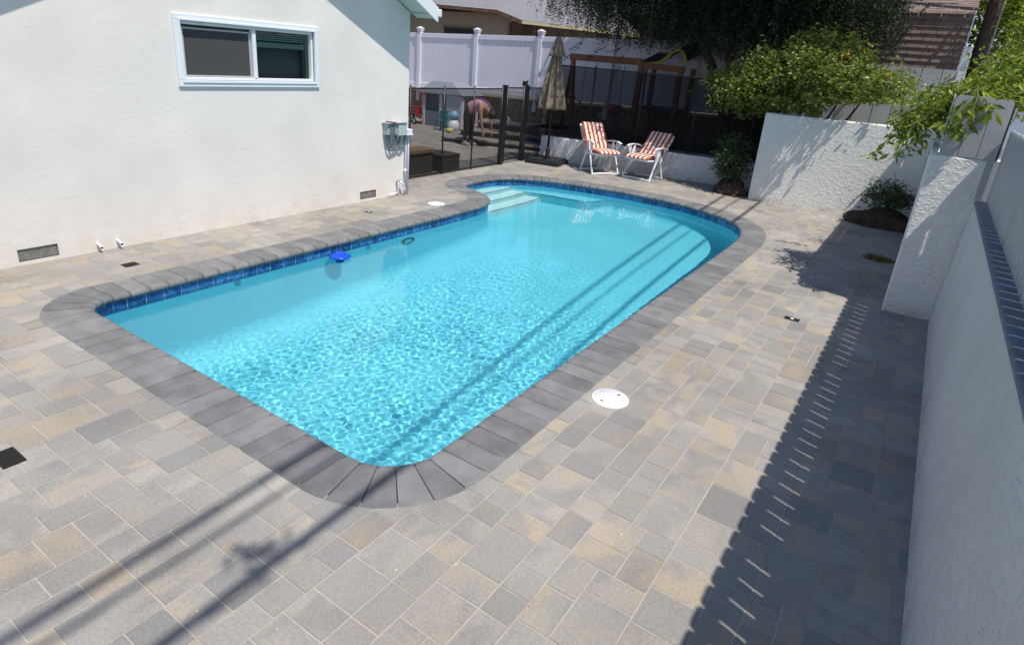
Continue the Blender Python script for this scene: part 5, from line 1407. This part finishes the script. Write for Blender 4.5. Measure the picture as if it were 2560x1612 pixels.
# ------------------------------------------------------------------ bending woman
def skin_body(name, joints, edges, material, parent=None, sub=2):
    m = bpy.data.meshes.new(name); m.from_pydata([j[0] for j in joints], edges, []); m.materials.append(material)
    o = bpy.data.objects.new(name, m); COL.objects.link(o)
    if parent: o.parent = parent
    md = o.modifiers.new('skin', 'SKIN'); md.use_smooth_shade = True
    for v, j in zip(m.skin_vertices[0].data, joints):
        v.radius = j[1] if isinstance(j[1], tuple) else (j[1], j[1])
    m.skin_vertices[0].data[0].use_root = True
    sb = o.modifiers.new('sub', 'SUBSURF'); sb.levels = sub; sb.render_levels = sub
    return o
skin_m = mat('skin', (.42, .24, .16), .55); hair_m = mat('dark_hair', (.02, .013, .01), .6, var=.2, bump=.5, bscale=90); pants = mat('black_leggings', (.018, .018, .022), .75); top_m = mat('pink_patterned_top', (.62, .32, .40), .8, var=.25, vscale=22, dirt=((.25, .2, .4), 18, .7))
pr_ = empty('person', (-9.10, 11.85, 0), 'person in black leggings and a pink patterned top bending forward in the play yard', 'person', rz=math.radians(8))
J = [((0, 0, .80), (.115, .135)),             # 0 pelvis
     ((.15, .0, .90), (.10, .125)),           # 1 waist
     ((.32, .0, .93), (.105, .14)),           # 2 chest
     ((.42, .0, .91), (.085, .13)),           # 3 shoulder girdle
     ((.50, .0, .86), .045),                  # 4 neck
     ((.56, .0, .80), .055),                  # 5 head root
     ((.02, -.09, .72), .095), ((.04, -.10, .42), .062), ((-.01, -.11, .09), .04), ((.10, -.12, .03), .032),   # leg L
     ((.02, .09, .72), .095), ((.05, .10, .42), .062), ((.03, .11, .09), .04), ((.14, .12, .03), .032),       # leg R
     ((.42, -.17, .88), .048), ((.46, -.19, .62), .037), ((.50, -.17, .40), .026), ((.51, -.165, .36), .022),
     ((.42, .17, .88), .048), ((.50, .19, .62), .037), ((.56, .15, .40), .026), ((.57, .145, .36), .022)]
Ed = [(0, 1), (1, 2), (2, 3), (3, 4), (4, 5), (0, 6), (6, 7), (7, 8), (8, 9), (0, 10), (10, 11), (11, 12), (12, 13), (3, 14), (14, 15), (15, 16), (16, 17), (3, 18), (18, 19), (19, 20), (20, 21)]
body = skin_body('body', J, Ed, skin_m, pr_)
# head as its own smooth form on the neck, with face facing the ground
hm = bmesh.new(); bmesh.ops.create_icosphere(hm, subdivisions=3, radius=.1)
for v in hm.verts:
    c = v.co; c.x *= .95; c.y *= .80; c.z *= 1.15
    if c.z < -.03: c.x *= .86; c.y *= .84
me = bpy.data.meshes.new('head'); hm.to_mesh(me); hm.free(); me.materials.append(skin_m)
me.polygons.foreach_set('use_smooth', [True] * len(me.polygons))
hd = bpy.data.objects.new('head', me); COL.objects.link(hd); hd.parent = pr_; hd.matrix_basis = Matrix.Translation((.60, 0, .75)) @ Matrix.Rotation(math.radians(115), 4, 'Y')
for nm, (x, y, z), r_, m_ in (('nose', (.098, 0, -.005), .016, skin_m), ('eye', (.083, .032, .018), .011, whp), ('eye', (.083, -.032, .018), .011, whp), ('mouth', (.080, 0, -.045), .014, mat('lips', (.4, .12, .1), .5)), ('ear', (.0, .08, .0), .02, skin_m), ('ear', (.0, -.08, .0), .02, skin_m)):
    b = MB(); b.lathe([(0, r_), (r_ * .8, r_ * .5), (r_, 0), (r_ * .8, -r_ * .5), (0, -r_)], (x, y, z), 10); b.build(nm, m_, hd)
b = MB(); b.lathe([(0, .128), (.06, .12), (.092, .08), (.103, .02), (.095, -.04), (.06, -.05)], (-.018, 0, .0), 18); b.lathe([(0, .05), (.035, .02), (.03, -.06), (0, -.12)], (-.11, 0, .03), 12); b.build('hair', hair_m, hd)
# clothes: slightly larger skins over the same joints
def grow(ids, edges, k, name, m, ext=()):
    jj = [(J[i][0], tuple(x * k for x in (J[i][1] if isinstance(J[i][1], tuple) else (J[i][1],) * 2))) for i in ids]
    mp = {i: n for n, i in enumerate(ids)}
    return skin_body(name, jj, [(mp[a], mp[c]) for a, c in edges], m, pr_)
grow([0, 1, 6, 7, 8, 10, 11, 12], [(0, 1), (0, 6), (6, 7), (7, 8), (0, 10), (10, 11), (11, 12)], 1.16, 'leggings', pants)
grow([0, 1, 2, 3, 14, 18], [(0, 1), (1, 2), (2, 3), (3, 14), (3, 18)], 1.2, 'top', top_m)
for hand, sy in ((17, -1), (21, 1)):
    p0 = Vector(J[hand][0])
    b = MB(); b.tube([p0 + Vector((0, 0, .03)), p0, p0 + Vector((.004, 0, -.045)), p0 + Vector((.008, 0, -.07))], [.02, .026, .028, .02], 8)
    o = b.build('palm', skin_m, body)
    for q in range(4):
        yy = (-.024 + .016 * q); ln = (.062, .072, .068, .052)[q]
        b = MB(); b.tube([p0 + Vector((.006, yy, -.06)), p0 + Vector((.012, yy * 1.1, -.06 - ln * .55)), p0 + Vector((.0, yy * 1.1, -.06 - ln))], [.009, .008, .006], 6); b.build('finger', skin_m, body)
    b = MB(); b.tube([p0 + Vector((.01, -sy * .02, -.01)), p0 + Vector((.028, -sy * .038, -.04)), p0 + Vector((.03, -sy * .035, -.068))], [.011, .009, .007], 6); b.build('thumb', skin_m, body)
for ft in (8, 12):
    p0 = Vector(J[ft][0]); b = MB()
    b.tube([(p0.x - .05, p0.y, .035), (p0.x + .03, p0.y, .04), (p0.x + .12, p0.y, .028), (p0.x + .17, p0.y, .02)], [.034, .042, .036, .02], 10); b.build('shoe', mat('shoe_grey%d' % ft, (.35, .34, .34), .7), pr_)
